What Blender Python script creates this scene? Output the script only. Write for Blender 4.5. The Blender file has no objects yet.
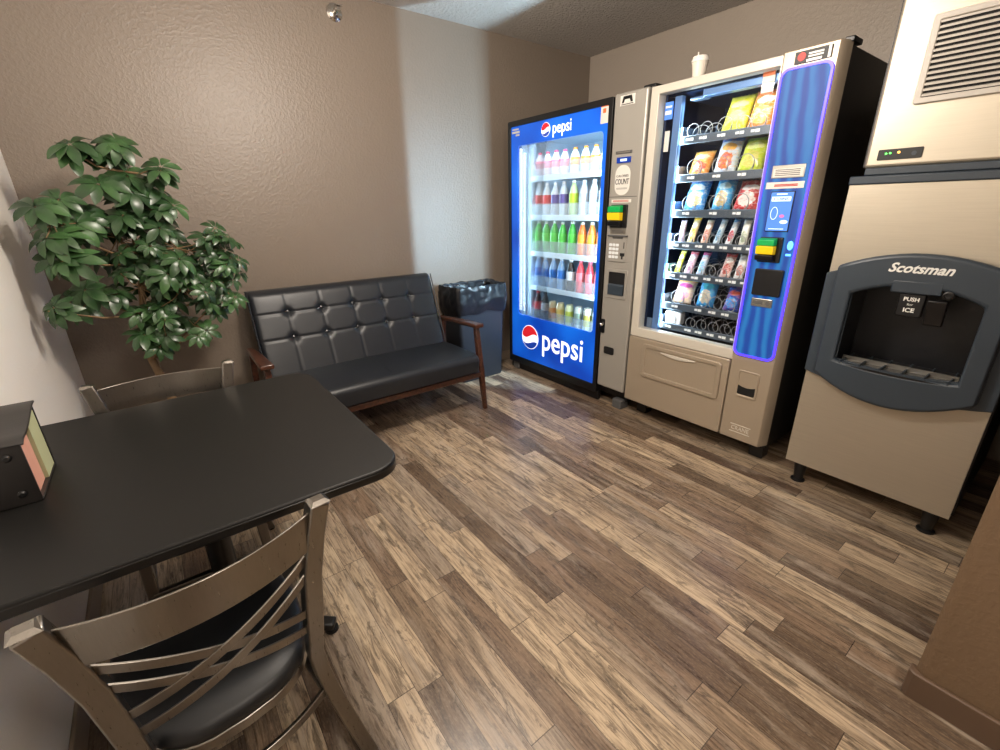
import bpy, bmesh, math, random
from mathutils import Vector, Matrix, noise
random.seed(7)
SC = bpy.context.scene
COL = SC.collection
PI = math.pi
R = math.radians

# ------------------------------------------------------------------ materials
def lin(h):
    h = h.lstrip('#')
    out = []
    for i in (0, 2, 4):
        c = int(h[i:i+2], 16) / 255
        out.append(c/12.92 if c <= .04045 else ((c+.055)/1.055)**2.4)
    return (*out, 1)

class NT:
    def __init__(s, name):
        s.m = bpy.data.materials.new(name); s.m.use_nodes = True
        s.t = s.m.node_tree; s.b = s.t.nodes['Principled BSDF']; s.out = s.t.nodes['Material Output']
    def n(s, typ, **kw):
        nd = s.t.nodes.new(typ)
        for k, v in kw.items(): setattr(nd, k, v)
        return nd
    def l(s, a, b): s.t.links.new(a, b)
    def setin(s, sock, v):
        if isinstance(v, bpy.types.NodeSocket): s.l(v, sock)
        else: sock.default_value = v
    def math(s, op, a, b=0.0, c=None):
        nd = s.n('ShaderNodeMath', operation=op)
        s.setin(nd.inputs[0], a); s.setin(nd.inputs[1], b)
        if c is not None: s.setin(nd.inputs[2], c)
        return nd.outputs[0]
    def mix(s, f, a, b, mode='MIX'):
        nd = s.n('ShaderNodeMix', data_type='RGBA', blend_type=mode)
        s.setin(nd.inputs[0], f); s.setin(nd.inputs[6], a); s.setin(nd.inputs[7], b)
        return nd.outputs[2]
    def ramp(s, f, stops, interp='LINEAR'):
        nd = s.n('ShaderNodeValToRGB'); cr = nd.color_ramp; cr.interpolation = interp
        while len(cr.elements) < len(stops): cr.elements.new(.5)
        for e, (p, c) in zip(cr.elements, stops):
            e.position = p; e.color = lin(c) if isinstance(c, str) else c
        s.l(f, nd.inputs[0]); return nd.outputs[0]
    def coord(s, kind='Object'):
        return s.n('ShaderNodeTexCoord').outputs[kind]
    def mapping(s, v, scale=(1,1,1), rot=(0,0,0), loc=(0,0,0)):
        nd = s.n('ShaderNodeMapping'); s.l(v, nd.inputs[0])
        nd.inputs['Scale'].default_value = scale; nd.inputs['Rotation'].default_value = rot; nd.inputs['Location'].default_value = loc
        return nd.outputs[0]
    def noise(s, v, scale=5, detail=2, rough=.5, dist=0, out='Fac'):
        nd = s.n('ShaderNodeTexNoise'); s.l(v, nd.inputs['Vector'])
        nd.inputs['Scale'].default_value = scale; nd.inputs['Detail'].default_value = detail
        nd.inputs['Roughness'].default_value = rough; nd.inputs['Distortion'].default_value = dist
        return nd.outputs[out]
    def bump(s, h, strength=.3, dist=.01):
        nd = s.n('ShaderNodeBump'); nd.inputs['Strength'].default_value = strength; nd.inputs['Distance'].default_value = dist
        s.l(h, nd.inputs['Height']); s.l(nd.outputs[0], s.b.inputs['Normal'])
    def sep(s, v):
        nd = s.n('ShaderNodeSeparateXYZ'); s.l(v, nd.inputs[0]); return nd.outputs

def mat(name, col, rough=.5, metal=0, emit=0, ecol=None, bump=None, coat=0, var=None, spec=None):
    k = NT(name); c = lin(col)
    k.b.inputs['Base Color'].default_value = c
    k.b.inputs['Roughness'].default_value = rough; k.b.inputs['Metallic'].default_value = metal
    if coat: k.b.inputs['Coat Weight'].default_value = coat; k.b.inputs['Coat Roughness'].default_value = .1
    if spec is not None: k.b.inputs['Specular IOR Level'].default_value = spec
    if emit:
        k.b.inputs['Emission Color'].default_value = lin(ecol or col); k.b.inputs['Emission Strength'].default_value = emit
    if bump or var:
        v = k.coord()
        if bump:
            sc, st, di = bump
            k.bump(k.noise(v, sc, 3, .55), st, di)
        if var:
            sc, amt = var
            f = k.noise(v, sc, 3)
            d = tuple(x*(1-amt) for x in c[:3]) + (1,)
            k.l(k.mix(f, c, d), k.b.inputs['Base Color'])
    return k.m

def wall_mat(name, col, st=.35):
    k = NT(name); v = k.coord(); c = lin(col)
    f = k.noise(v, 1.3, 2)
    k.l(k.mix(f, tuple(x*.96 for x in c[:3])+(1,), tuple(min(1, x*1.05) for x in c[:3])+(1,)), k.b.inputs['Base Color'])
    k.b.inputs['Roughness'].default_value = .42
    n1 = k.noise(v, 110, 3, .5); n2 = k.noise(v, 55, 2, .5)
    h = k.math('ADD', k.math('MULTIPLY', n1, .6), k.ramp(n2, [(.45, (0,0,0,1)), (.62, (1,1,1,1))]))
    k.bump(h, st, .0035)
    return k.m

def ceiling_mat():
    k = NT('ceiling_texture'); v = k.coord()
    n1 = k.noise(v, 42, 4, .65); n2 = k.noise(v, 18, 2)
    h = k.math('ADD', k.ramp(n1, [(.38, (0,0,0,1)), (.66, (1,1,1,1))]), k.math('MULTIPLY', n2, .5))
    k.b.inputs['Base Color'].default_value = lin('#c9c2ba'); k.b.inputs['Roughness'].default_value = .9
    k.bump(h, .9, .012)
    return k.m

def floor_mat():
    k = NT('wood_plank_floor'); P = k.sep(k.coord()); x, y = P[0], P[1]
    def hash2(a, b, w=0.0):
        nd = k.n('ShaderNodeTexWhiteNoise', noise_dimensions='3D'); cb = k.n('ShaderNodeCombineXYZ')
        k.setin(cb.inputs[0], a); k.setin(cb.inputs[1], b); k.setin(cb.inputs[2], w); k.l(cb.outputs[0], nd.inputs['Vector']); return nd.outputs['Value']
    W = .092
    xs = k.math('DIVIDE', x, W); row = k.math('FLOOR', xs); fx = k.math('FRACT', xs)
    r1 = hash2(row, 3.7)
    L = k.math('MULTIPLY_ADD', hash2(row, 9.1), .35, .55)
    us = k.math('ADD', k.math('DIVIDE', y, L), k.math('MULTIPLY', r1, 17.3)); col = k.math('FLOOR', us); fy = k.math('FRACT', us)
    pr = hash2(row, col, 1.3); pr2 = hash2(row, col, 5.9)
    base = k.ramp(pr, [(0, '#6a5847'), (.14, '#958069'), (.3, '#b8a388'), (.45, '#806b58'), (.58, '#a9957d'), (.72, '#bfaa8e'), (.85, '#988876'), (.94, '#5d4b3f')], 'CONSTANT')
    # grain, stretched along the plank and shifted per plank
    cb = k.n('ShaderNodeCombineXYZ')
    k.l(k.math('ADD', k.math('MULTIPLY', x, 1.0), k.math('MULTIPLY', pr, 31.0)), cb.inputs[0])
    k.l(k.math('MULTIPLY', y, .05), cb.inputs[1]); k.l(k.math('MULTIPLY', pr2, 13.0), cb.inputs[2])
    g1 = k.noise(cb.outputs[0], 150, 5, .65, .5)
    cb2 = k.n('ShaderNodeCombineXYZ')
    k.l(k.math('ADD', x, k.math('MULTIPLY', pr2, 19.0)), cb2.inputs[0]); k.l(k.math('MULTIPLY', y, .10), cb2.inputs[1]); k.l(k.math('MULTIPLY', pr, 7.0), cb2.inputs[2])
    g2 = k.noise(cb2.outputs[0], 20, 4, .6, .8)
    cb3 = k.n('ShaderNodeCombineXYZ'); k.l(x, cb3.inputs[0]); k.l(k.math('MULTIPLY', y, .14), cb3.inputs[1]); k.l(pr2, cb3.inputs[2])
    g3 = k.noise(cb3.outputs[0], 14, 5, .7, .5)
    c = k.mix(k.math('MULTIPLY', k.ramp(g1, [(.42, (1,1,1,1)), (.53, (0,0,0,1))]), .5), base, lin('#3f3026'))
    c = k.mix(k.math('MULTIPLY', k.ramp(g2, [(.47, (0,0,0,1)), (.66, (1,1,1,1))]), .7), c, lin('#4b3d33'))
    c = k.mix(k.math('MULTIPLY', k.ramp(g3, [(.52, (0,0,0,1)), (.68, (1,1,1,1))]), .6), c, lin('#a89b8b'))
    cb4 = k.n('ShaderNodeCombineXYZ'); k.l(k.math('ADD', x, k.math('MULTIPLY', pr, 3.0)), cb4.inputs[0]); k.l(k.math('MULTIPLY', y, .22), cb4.inputs[1]); k.l(pr2, cb4.inputs[2])
    g4 = k.noise(cb4.outputs[0], 26, 6, .75, 1.2)
    c = k.mix(k.math('MULTIPLY', k.ramp(g4, [(.53, (0,0,0,1)), (.61, (1,1,1,1))]), .65), c, lin('#40362e'))
    g5 = k.noise(k.mapping(k.coord(), (1, .35, 1)), 160, 3, .7)
    c = k.mix(k.math('MULTIPLY', k.ramp(g5, [(.5, (0,0,0,1)), (.75, (1,1,1,1))]), .2), c, lin('#c9b69c'))
    e1 = k.math('LESS_THAN', fx, .02)
    e2 = k.math('LESS_THAN', k.math('MULTIPLY', fy, L), .0028)
    edge = k.math('MAXIMUM', e1, e2)
    c = k.mix(k.math('MULTIPLY', edge, .8), c, lin('#2a201a'))
    k.l(c, k.b.inputs['Base Color'])
    k.l(k.math('MULTIPLY_ADD', g1, .22, .19), k.b.inputs['Roughness'])
    k.b.inputs['Specular IOR Level'].default_value = .45
    k.bump(k.math('SUBTRACT', k.math('MULTIPLY', g1, .6), edge), .28, .002)
    return k.m

def brushed(name, col, rough=.32, axis='y', metal=1.0, bump=True):
    k = NT(name); v = k.coord()
    sc = {'y': (60, 1.2, 60), 'z': (60, 60, 1.2)}[axis]
    f = k.noise(k.mapping(v, sc), 4, 4, .6)
    c = lin(col)
    k.l(k.mix(f, tuple(x*.88 for x in c[:3])+(1,), tuple(min(1, x*1.08) for x in c[:3])+(1,)), k.b.inputs['Base Color'])
    k.l(k.math('MULTIPLY_ADD', f, .16, rough-.08), k.b.inputs['Roughness']); k.b.inputs['Metallic'].default_value = metal
    if bump: k.bump(f, .04, .001)
    return k.m

def glass_mat(name, tint='#ffffff', refl=.09):
    k = NT(name); k.t.nodes.remove(k.b)
    tr = k.n('ShaderNodeBsdfTransparent'); tr.inputs[0].default_value = lin(tint)
    gl = k.n('ShaderNodeBsdfGlossy'); gl.inputs['Roughness'].default_value = .02
    fr = k.n('ShaderNodeFresnel'); fr.inputs[0].default_value = 1.35
    mx = k.n('ShaderNodeMixShader'); k.l(k.math('MULTIPLY', fr.outputs[0], .8), mx.inputs[0]); k.l(tr.outputs[0], mx.inputs[1]); k.l(gl.outputs[0], mx.inputs[2])
    k.l(mx.outputs[0], k.out.inputs[0]); return k.m

def guard_mat():
    k = NT('clear_guard_white_reflection'); k.t.nodes.remove(k.b)
    tr = k.n('ShaderNodeBsdfTransparent'); df = k.n('ShaderNodeBsdfDiffuse'); df.inputs[0].default_value = lin('#e4f0f6')
    mx = k.n('ShaderNodeMixShader'); mx.inputs[0].default_value = .2; k.l(tr.outputs[0], mx.inputs[1]); k.l(df.outputs[0], mx.inputs[2])  # diffuse white stands in for the reflection on the clear guard
    k.l(mx.outputs[0], k.out.inputs[0]); return k.m

def bag_mat(name, base, band, blob, blob2=None):
    k = NT(name); g = k.coord('Generated'); P = k.sep(g)
    w = k.noise(k.coord(), 26, 3, .6)
    dy = k.math('DIVIDE', k.math('SUBTRACT', P[1], .5), .36); dz = k.math('DIVIDE', k.math('SUBTRACT', P[2], .34), .22)
    d = k.math('ADD', k.math('ADD', k.math('POWER', dy, 2.0), k.math('POWER', dz, 2.0)), k.math('MULTIPLY', k.math('SUBTRACT', w, .5), 2.2))
    c = k.mix(k.math('LESS_THAN', d, .85), lin(base), lin(blob))
    dy2 = k.math('DIVIDE', k.math('SUBTRACT', P[1], .5), .38); dz2 = k.math('DIVIDE', k.math('SUBTRACT', P[2], .68), .11)
    d2 = k.math('ADD', k.math('ADD', k.math('POWER', dy2, 2.0), k.math('POWER', dz2, 2.0)), k.math('MULTIPLY', k.math('SUBTRACT', w, .5), 1.4))
    c = k.mix(k.math('LESS_THAN', d2, .8), c, lin(blob2 or '#f2f2ee'))
    c = k.mix(k.math('GREATER_THAN', P[2], .84), c, lin(band))
    f2 = k.noise(k.mapping(k.coord(), (30, 30, 70)), 1.6, 4, .7)
    c = k.mix(k.math('MULTIPLY', k.ramp(f2, [(.5, (0,0,0,1)), (.58, (1,1,1,1))]), .4), c, lin(blob2 or '#f2f2ee'))
    f3 = k.noise(k.mapping(k.coord(), (24, 24, 50), (0,0,0), (3, 5, 1)), 1.6, 4, .7)
    c = k.mix(k.math('MULTIPLY', k.ramp(f3, [(.54, (0,0,0,1)), (.62, (1,1,1,1))]), .45), c, lin(band))
    k.l(c, k.b.inputs['Base Color']); k.b.inputs['Roughness'].default_value = .28
    k.bump(k.noise(k.coord(), 16, 2), .35, .01)
    return k.m

M = {}
def defmats():
    M['wall'] = wall_mat('taupe_wall_paint', '#7d7165', .22); M['wall_lit'] = wall_mat('taupe_wall_paint_lit', '#ada194', .2)  # one paint: the right wall's stronger light is put into its lighter colour
    M['wallpale'] = wall_mat('pale_wall_paint', '#ebe6df', .12)
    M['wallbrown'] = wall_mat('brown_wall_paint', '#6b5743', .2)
    M['ceiling'] = ceiling_mat(); M['floor'] = floor_mat()
    M['base'] = mat('taupe_baseboard', '#8d7d6c', .45); M['basebrown'] = mat('brown_baseboard', '#5d4a3b', .45)
    M['black'] = mat('black_plastic', '#101012', .4, bump=(120, .05, .001)); M['blacksat'] = mat('black_cabinet_paint', '#0d0b0b', .45, bump=(60, .08, .002))
    M['darkcav'] = mat('dark_recess', '#050506', .7)
    M['silver'] = mat('silver_panel_paint', '#a9a59d', .38, .25, var=(3, .06)); M['beige'] = mat('beige_metallic_panel', '#ac9e8b', .36, .3, var=(3, .06))
    M['cream'] = mat('cream_door_frame', '#cfc9bc', .35, .1)
    M['white'] = mat('white_plastic', '#e9edf0', .4); M['coolwhite'] = mat('white_cooler_liner', '#d2e4f0', .35)
    M['led'] = mat('led_strip', '#ffffff', .4, emit=3.2, ecol='#d9ecff')
    M['ledside'] = mat('led_jamb', '#6d8fc0', .3, .5, emit=.12, ecol='#7fa8e6')
    M['bluesign'] = blue_sign(); M['bluepanel'] = blue_panel()
    M['glow'] = mat('violet_glow_line', '#5a4cff', .4, emit=2.2, ecol='#3a22ff')
    M['signwhite'] = mat('lit_white_lettering', '#ffffff', .4, emit=.9); M['signred'] = mat('lit_red_emblem', '#d8232f', .4, emit=.55); M['signblue'] = mat('lit_blue_emblem', '#1a3ea8', .4, emit=.5)
    M['glass'] = glass_mat('clear_glass'); M['guard'] = guard_mat()
    M['jamb'] = mat('blue_steel_jamb', '#7f97b8', .3, .6); M['navy'] = mat('navy_inner_wall', '#1b2a48', .35, .3)
    M['tray'] = mat('dark_steel_tray', '#3a4250', .35, .7); M['traylip'] = mat('steel_tray_lip', '#5c6672', .35, .6); M['coil'] = mat('steel_coil', '#a9adb3', .35, .5)
    M['tag'] = mat('white_price_tag', '#eef2f4', .5)
    M['steel'] = brushed('brushed_steel', '#c3baa9', .4, 'y', .72); M['slate'] = mat('slate_grey_plastic', '#343e48', .42, bump=(90, .05, .001)); M['slatedark'] = mat('dark_ice_recess', '#15161a', .35, bump=(70, .08, .001))
    M['ventwhite'] = mat('pale_vent_plastic', '#c9c3ba', .4)
    M['chrome'] = mat('chrome', '#d5d2cc', .15, 1)
    M['bronze'] = brushed('bronze_chair_metal', '#8d8881', .3, 'z', 1, False)
    M['vinyl'] = mat('black_vinyl', '#15171a', .48, bump=(160, .12, .001))
    M['leather'] = mat('black_leather', '#1b1f25', .40, bump=(220, .15, .001))
    M['button'] = mat('black_button', '#1d1e21', .3, coat=.3)
    M['wood'] = wood_mat()
    M['tabletop'] = mat('black_laminate', '#121110', .5, spec=.3, bump=(300, .06, .0006), var=(7, .15)); M['tableedge'] = mat('black_table_edge', '#0f0f0f', .3)
    M['iron'] = mat('black_cast_iron', '#0f0f10', .35)
    M['bin'] = mat('slate_bin_plastic', '#2b3038', .42, bump=(90, .06, .001)); M['bag'] = mat('black_bin_liner', '#15161a', .32, bump=(14, .3, .008))
    M['pot'] = mat('brown_plastic_pot', '#4a3527', .5); M['soil'] = mat('potting_soil', '#2a1f17', .95, bump=(60, .8, .01)); M['bark'] = mat('pale_bark', '#8a6f50', .8, bump=(50, .5, .004), var=(20, .4))
    M['leaf'] = leaf_mat()
    M['cup'] = mat('white_paper_cup', '#e6ddcf', .5); M['lid'] = mat('white_cup_lid', '#efeae2', .35)
    M['text'] = mat('grey_print', '#5a5a5a', .5); M['textblack'] = mat('black_print', '#1b1b1b', .5); M['textwhite'] = mat('white_print', '#f0f0ec', .5); M['textred'] = mat('red_print', '#c23a34', .5)
    M['sticker'] = mat('white_sticker', '#dcd9d2', .45); M['orange'] = mat('orange_print', '#e0703a', .5)
    M['green'] = mat('lit_green_bezel', '#0c9a4a', .35, emit=.25); M['yellow'] = mat('lit_yellow_label', '#e8c21a', .35, emit=.25)
    M['greenled'] = mat('green_indicator', '#7dff7a', .4, emit=3, ecol='#4cff58'); M['amberled'] = mat('amber_indicator', '#ffcf70', .4, emit=3, ecol='#ffb14a')
    M['blueled'] = mat('blue_indicator', '#6fb6ff', .4, emit=3, ecol='#3f8cff')
    M['screen'] = mat('lit_blue_screen', '#4c7fd6', .25, emit=.55); M['lcd'] = mat('blue_lcd', '#12358f', .25, emit=.4); M['screenpale'] = mat('screen_pale_graphic', '#c9e2ff', .3, emit=.7); M['screenpink'] = mat('screen_pink_graphic', '#d46aa8', .3, emit=.6)
    M['aluminium'] = mat('brushed_aluminium', '#b9b6ae', .3, .9)
    M['paperg'] = mat('pale_green_paper', '#a9ac86', .8); M['paperp'] = mat('peach_paper', '#cb9480', .8); M['paperpink'] = mat('pale_pink_paper', '#d8b7bd', .8)
    M['boxblack'] = mat('black_leatherette', '#1f1c1b', .4, bump=(140, .15, .001))

def wood_mat():
    k = NT('dark_walnut'); v = k.coord()
    f = k.noise(k.mapping(v, (12, 2, 12)), 5, 4, .6, .5)
    k.l(k.ramp(f, [(.3, '#2a140e'), (.7, '#56301f')]), k.b.inputs['Base Color']); k.b.inputs['Roughness'].default_value = .35
    k.b.inputs['Coat Weight'].default_value = .3
    return k.m
def leaf_mat():
    k = NT('glossy_green_leaf'); v = k.coord()
    f = k.noise(v, 7, 2); g = k.noise(v, 40, 2)
    c = k.ramp(f, [(.3, '#1e301c'), (.5, '#2d4827'), (.72, '#46683a')])
    c = k.mix(k.math('MULTIPLY', g, .3), c, lin('#2c4a30'))
    k.l(c, k.b.inputs['Base Color']); k.b.inputs['Roughness'].default_value = .33
    k.b.inputs['Subsurface Weight'].default_value = 0
    return k.m
def blue_sign():
    k = NT('backlit_blue_graphic'); v = k.coord(); f = k.noise(v, 2.2, 1)
    c = k.ramp(f, [(.35, '#0b3fae'), (.65, '#1467dd')])
    k.l(c, k.b.inputs['Base Color']); k.l(c, k.b.inputs['Emission Color']); k.b.inputs['Emission Strength'].default_value = .62; k.b.inputs['Roughness'].default_value = .3
    return k.m
def blue_panel():
    k = NT('backlit_blue_wave_panel'); v = k.coord()
    w = k.n('ShaderNodeTexWave', wave_type='BANDS', bands_direction='Y', wave_profile='SIN')
    k.l(k.mapping(v, (1, 1, .25), (R(14), 0, 0)), w.inputs['Vector']); w.inputs['Scale'].default_value = 5.5; w.inputs['Distortion'].default_value = 7.0; w.inputs['Detail'].default_value = 3; w.inputs['Detail Scale'].default_value = 1.2
    c = k.ramp(w.outputs['Fac'], [(.1, '#0f4aa8'), (.5, '#1670c4'), (.95, '#2890d4')])
    k.b.inputs['Base Color'].default_value = lin('#0d2c66'); k.l(c, k.b.inputs['Emission Color']); k.b.inputs['Emission Strength'].default_value = .62; k.b.inputs['Roughness'].default_value = .55
    return k.m

# ------------------------------------------------------------------ mesh building
class MB:
    def __init__(s): s.v = []; s.f = []; s.mi = []; s.m = 0
    def add(s, vs, fs):
        o = len(s.v); s.v += [tuple(p) for p in vs]
        for f in fs: s.f.append(tuple(i+o for i in f)); s.mi.append(s.m)
        return s
    def use(s, i): s.m = i; return s
    def box(s, x0, x1, y0, y1, z0, z1):
        vs = [(x, y, z) for x in (x0, x1) for y in (y0, y1) for z in (z0, z1)]
        return s.add(vs, [(0,1,3,2), (4,6,7,5), (0,4,5,1), (2,3,7,6), (0,2,6,4), (1,5,7,3)])
    def prism(s, poly, a0, a1, axis='x', cap0=True, cap1=True):
        def P(p, a): return {'x': (a, p[0], p[1]), 'y': (p[0], a, p[1]), 'z': (p[0], p[1], a)}[axis]
        n = len(poly); vs = [P(p, a0) for p in poly] + [P(p, a1) for p in poly]
        fs = [(i, (i+1) % n, n+(i+1) % n, n+i) for i in range(n)]
        if cap0: fs.append(tuple(range(n))[::-1])
        if cap1: fs.append(tuple(range(n, 2*n)))
        return s.add(vs, fs)
    def ring(s, outer, inner, a0, a1, axis='x'):
        def P(p, a): return {'x': (a, p[0], p[1]), 'y': (p[0], a, p[1]), 'z': (p[0], p[1], a)}[axis]
        n = len(outer); vs = [P(p, a0) for p in outer] + [P(p, a0) for p in inner] + [P(p, a1) for p in outer] + [P(p, a1) for p in inner]
        fs = []
        for i in range(n):
            j = (i+1) % n
            fs += [(i, j, n+j, n+i), (2*n+i, 3*n+i, 3*n+j, 2*n+j), (i, 2*n+i, 2*n+j, j), (n+i, n+j, 3*n+j, 3*n+i)]
        return s.add(vs, fs)
    def tube(s, pts, r, n=8, closed=False, rz=None, cap=True):
        pts = [Vector(p) for p in pts]; N = len(pts)
        rs = r if isinstance(r, (list, tuple)) else [r]*N
        rings = []; up = None
        for i, p in enumerate(pts):
            a = pts[(i-1) % N] if (i > 0 or closed) else p; b = pts[(i+1) % N] if (i < N-1 or closed) else p
            t = (b-a).normalized()
            if up is None:
                up = Vector((0,0,1)) if abs(t.z) < .9 else Vector((0,1,0))
            sd = t.cross(up).normalized(); up = sd.cross(t).normalized()
            rings.append([p + sd*math.cos(2*PI*k/n)*rs[i] + up*math.sin(2*PI*k/n)*rs[i] for k in range(n)])
        vs = [q for rg in rings for q in rg]; fs = []
        for i in range(N if closed else N-1):
            for k in range(n):
                a = i*n+k; b = i*n+(k+1) % n; j = (i+1) % N
                fs.append((a, b, j*n+(k+1) % n, j*n+k))
        if cap and not closed: fs += [tuple(range(n))[::-1], tuple(range((N-1)*n, N*n))]
        return s.add(vs, fs)
    def bar(s, pts, w, h, wdir):
        """rectangular bar lofted along pts; wdir = direction of the width w; w,h may be lists"""
        pts = [Vector(p) for p in pts]; N = len(pts); ws = w if isinstance(w, (list, tuple)) else [w]*N; hs = h if isinstance(h, (list, tuple)) else [h]*N
        vs = []; wd0 = Vector(wdir)
        for i, p in enumerate(pts):
            t = (pts[min(i+1, N-1)]-pts[max(i-1, 0)]).normalized()
            wd = (wd0 - t*wd0.dot(t)).normalized(); hd = t.cross(wd)
            for a, b in ((-1,-1), (1,-1), (1,1), (-1,1)): vs.append(p+wd*(a*ws[i]/2)+hd*(b*hs[i]/2))
        fs = [(0,3,2,1), tuple(range((N-1)*4, N*4))]
        for i in range(N-1):
            for k in range(4): fs.append((i*4+k, i*4+(k+1) % 4, i*4+4+(k+1) % 4, i*4+4+k))
        return s.add(vs, fs)
    def lathe(s, prof, c=(0,0,0), n=16, axis='z', cap=True):
        vs = []
        for r, h in prof:
            for k in range(n):
                a = 2*PI*k/n; u, w = r*math.cos(a), r*math.sin(a)
                d = {'z': (u, w, h), 'x': (h, u, w), 'y': (u, h, w)}[axis]
                vs.append((c[0]+d[0], c[1]+d[1], c[2]+d[2]))
        fs = []
        for i in range(len(prof)-1):
            for k in range(n): fs.append((i*n+k, i*n+(k+1) % n, (i+1)*n+(k+1) % n, (i+1)*n+k))
        if cap:
            fs += [tuple(range(n))[::-1], tuple(range((len(prof)-1)*n, len(prof)*n))]
        return s.add(vs, fs)
    def grid(s, fn, nu, nv, cu=False):
        vs = [fn(i/nu, j/nv) for j in range(nv+1) for i in range(nu if cu else nu+1)]
        w = nu if cu else nu+1; fs = []
        for j in range(nv):
            for i in range(nu):
                a = j*w+i; b = j*w+(i+1) % w
                fs.append((a, b, b+w, a+w))
        return s.add(vs, fs)
    def xform(s, mtx, start=0):
        for i in range(start, len(s.v)): s.v[i] = tuple(mtx @ Vector(s.v[i]))
        return s
    def build(s, name, mats, parent=None, bevel=0, smooth=35, origin=None, seg=2, sub=0):
        me = bpy.data.meshes.new(name); top = parent
        while top is not None and top.parent is not None: top = top.parent
        o = Vector(origin) if origin else (Vector(top.location) if top is not None and top.get('_w') else Vector((0,0,0)))
        me.from_pydata([Vector(p)-o for p in s.v], [], s.f); me.update()
        mats = mats if isinstance(mats, (list, tuple)) else [mats]
        for m in mats: me.materials.append(M[m] if isinstance(m, str) else m)
        if len(mats) > 1:
            for p, i in zip(me.polygons, s.mi): p.material_index = i
        bm = bmesh.new(); bm.from_mesh(me)
        bmesh.ops.recalc_face_normals(bm, faces=bm.faces); bm.to_mesh(me); bm.free()
        if smooth:
            me.shade_smooth(); me.set_sharp_from_angle(angle=R(smooth))
        ob = bpy.data.objects.new(name, me); COL.objects.link(ob)
        if parent is not None: ob.parent = parent
        if origin: ob.location = o
        if bevel:
            b = ob.modifiers.new('bevel', 'BEVEL'); b.width = bevel; b.segments = seg; b.limit_method = 'ANGLE'; b.angle_limit = R(40)
        if sub:
            d = ob.modifiers.new('sub', 'SUBSURF'); d.levels = sub; d.render_levels = sub
        return ob

def tag(o, label, cat, group=None):
    o['label'] = label; o['category'] = cat
    if group: o['group'] = group
    return o
def thing(name, label, cat, loc=(0,0,0), rz=0, group=None, world=True):
    o = bpy.data.objects.new(name, None); COL.objects.link(o); o.location = loc; o.rotation_euler = (0,0,rz); o.empty_display_size = .1
    if world: o['_w'] = 1
    return tag(o, label, cat, group)
def struct(name, mb, m, **k):
    o = mb.build(name, m, **k); o['kind'] = 'structure'; return o
def rrect(a0, a1, b0, b1, r, n=5):
    if a0 > a1: a0, a1 = a1, a0
    if b0 > b1: b0, b1 = b1, b0
    pts = []
    for cx, cy, s in ((a1-r, b1-r, 0), (a0+r, b1-r, 90), (a0+r, b0+r, 180), (a1-r, b0+r, 270)):
        for k in range(n+1):
            t = R(s+90*k/n); pts.append((cx+r*math.cos(t), cy+r*math.sin(t)))
    return pts
def oval(cy, cz, ry, rz, n=32): return [(cy+ry*math.cos(2*PI*k/n), cz+rz*math.sin(2*PI*k/n)) for k in range(n)]
def text_mb(body, size, X, y, z, width=None, shear=0, offset=0, depth=.002, align='CENTER', rotx=0):
    """lettering standing on a surface that faces -x, as a mesh builder in world coordinates"""
    cu = bpy.data.curves.new('lettering', 'FONT'); cu.body = body; cu.size = size; cu.shear = shear; cu.offset = offset
    cu.extrude = depth/2; cu.align_x = align; cu.align_y = 'CENTER'; cu.resolution_u = 3
    ob = bpy.data.objects.new('lettering', cu); COL.objects.link(ob)
    dg = bpy.context.evaluated_depsgraph_get(); dg.update()
    me = bpy.data.meshes.new_from_object(ob.evaluated_get(dg))
    xs = [v.co.x for v in me.vertices]; w = max(xs)-min(xs); k = 1 if not width else width/w
    mb = MB(); mb.add([(X - v.co.z, y - v.co.x*k, z + v.co.y) for v in me.vertices], [tuple(p.vertices) for p in me.polygons])
    bpy.data.objects.remove(ob); bpy.data.curves.remove(cu); bpy.data.meshes.remove(me)
    return mb
def area(name, loc, target, sx, sy, power, col, spread=PI):
    l = bpy.data.lights.new(name, 'AREA'); l.shape = 'RECTANGLE'; l.size = sx; l.size_y = sy; l.energy = power; l.color = col; l.spread = spread
    o = bpy.data.objects.new(name, l); COL.objects.link(o); o.location = loc
    o.rotation_euler = (Vector(target)-Vector(loc)).to_track_quat('-Z', 'Y').to_euler(); return o

defmats()
ORD = ['first', 'second', 'third', 'fourth', 'fifth', 'sixth', 'seventh', 'eighth']

# ------------------------------------------------------------------ the room
LX, RX, BY, CZ, FY = -.465, 3.68, 3.42, 2.735, -2.4
struct('floor', MB().box(LX-.1, RX+.1, FY-.1, BY+.1, -.1, 0), 'floor')
struct('ceiling', MB().box(LX-.1, RX+.1, FY-.1, BY+.1, CZ, CZ+.1), 'ceiling')
struct('wall_back', MB().box(LX-.1, RX+.1, BY, BY+.1, 0, CZ), 'wall')
struct('wall_left', MB().box(LX-.1, LX, FY, BY, 0, CZ), 'wallpale')
struct('wall_right', MB().box(RX, RX+.1, FY, BY, 0, CZ), 'wall_lit')
struct('wall_front', MB().box(LX-.1, RX+.1, FY-.1, FY, 0, CZ), 'wallbrown')
mb = MB(); mb.prism([(1.585, .02), (1.573, .008), (1.57, -.005), (1.57, FY), (RX, FY), (RX, .02)], 0, CZ, 'z')
struct('wall_corner', mb, 'wallbrown')
struct('baseboard_back', MB().box(LX, RX, BY-.012, BY, 0, .09), 'base', bevel=.004)
struct('baseboard_left', MB().box(LX, LX+.012, FY, BY-.012, 0, .1), 'base', bevel=.004)
mb = MB(); mb.prism([(1.60, .034), (1.566, .034), (1.556, .02), (1.556, FY), (1.57, FY), (1.57, .0), (1.585, .02), (1.60, .02)], 0, .095, 'z')
struct('baseboard_corner', mb, 'basebrown', bevel=.004)

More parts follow.
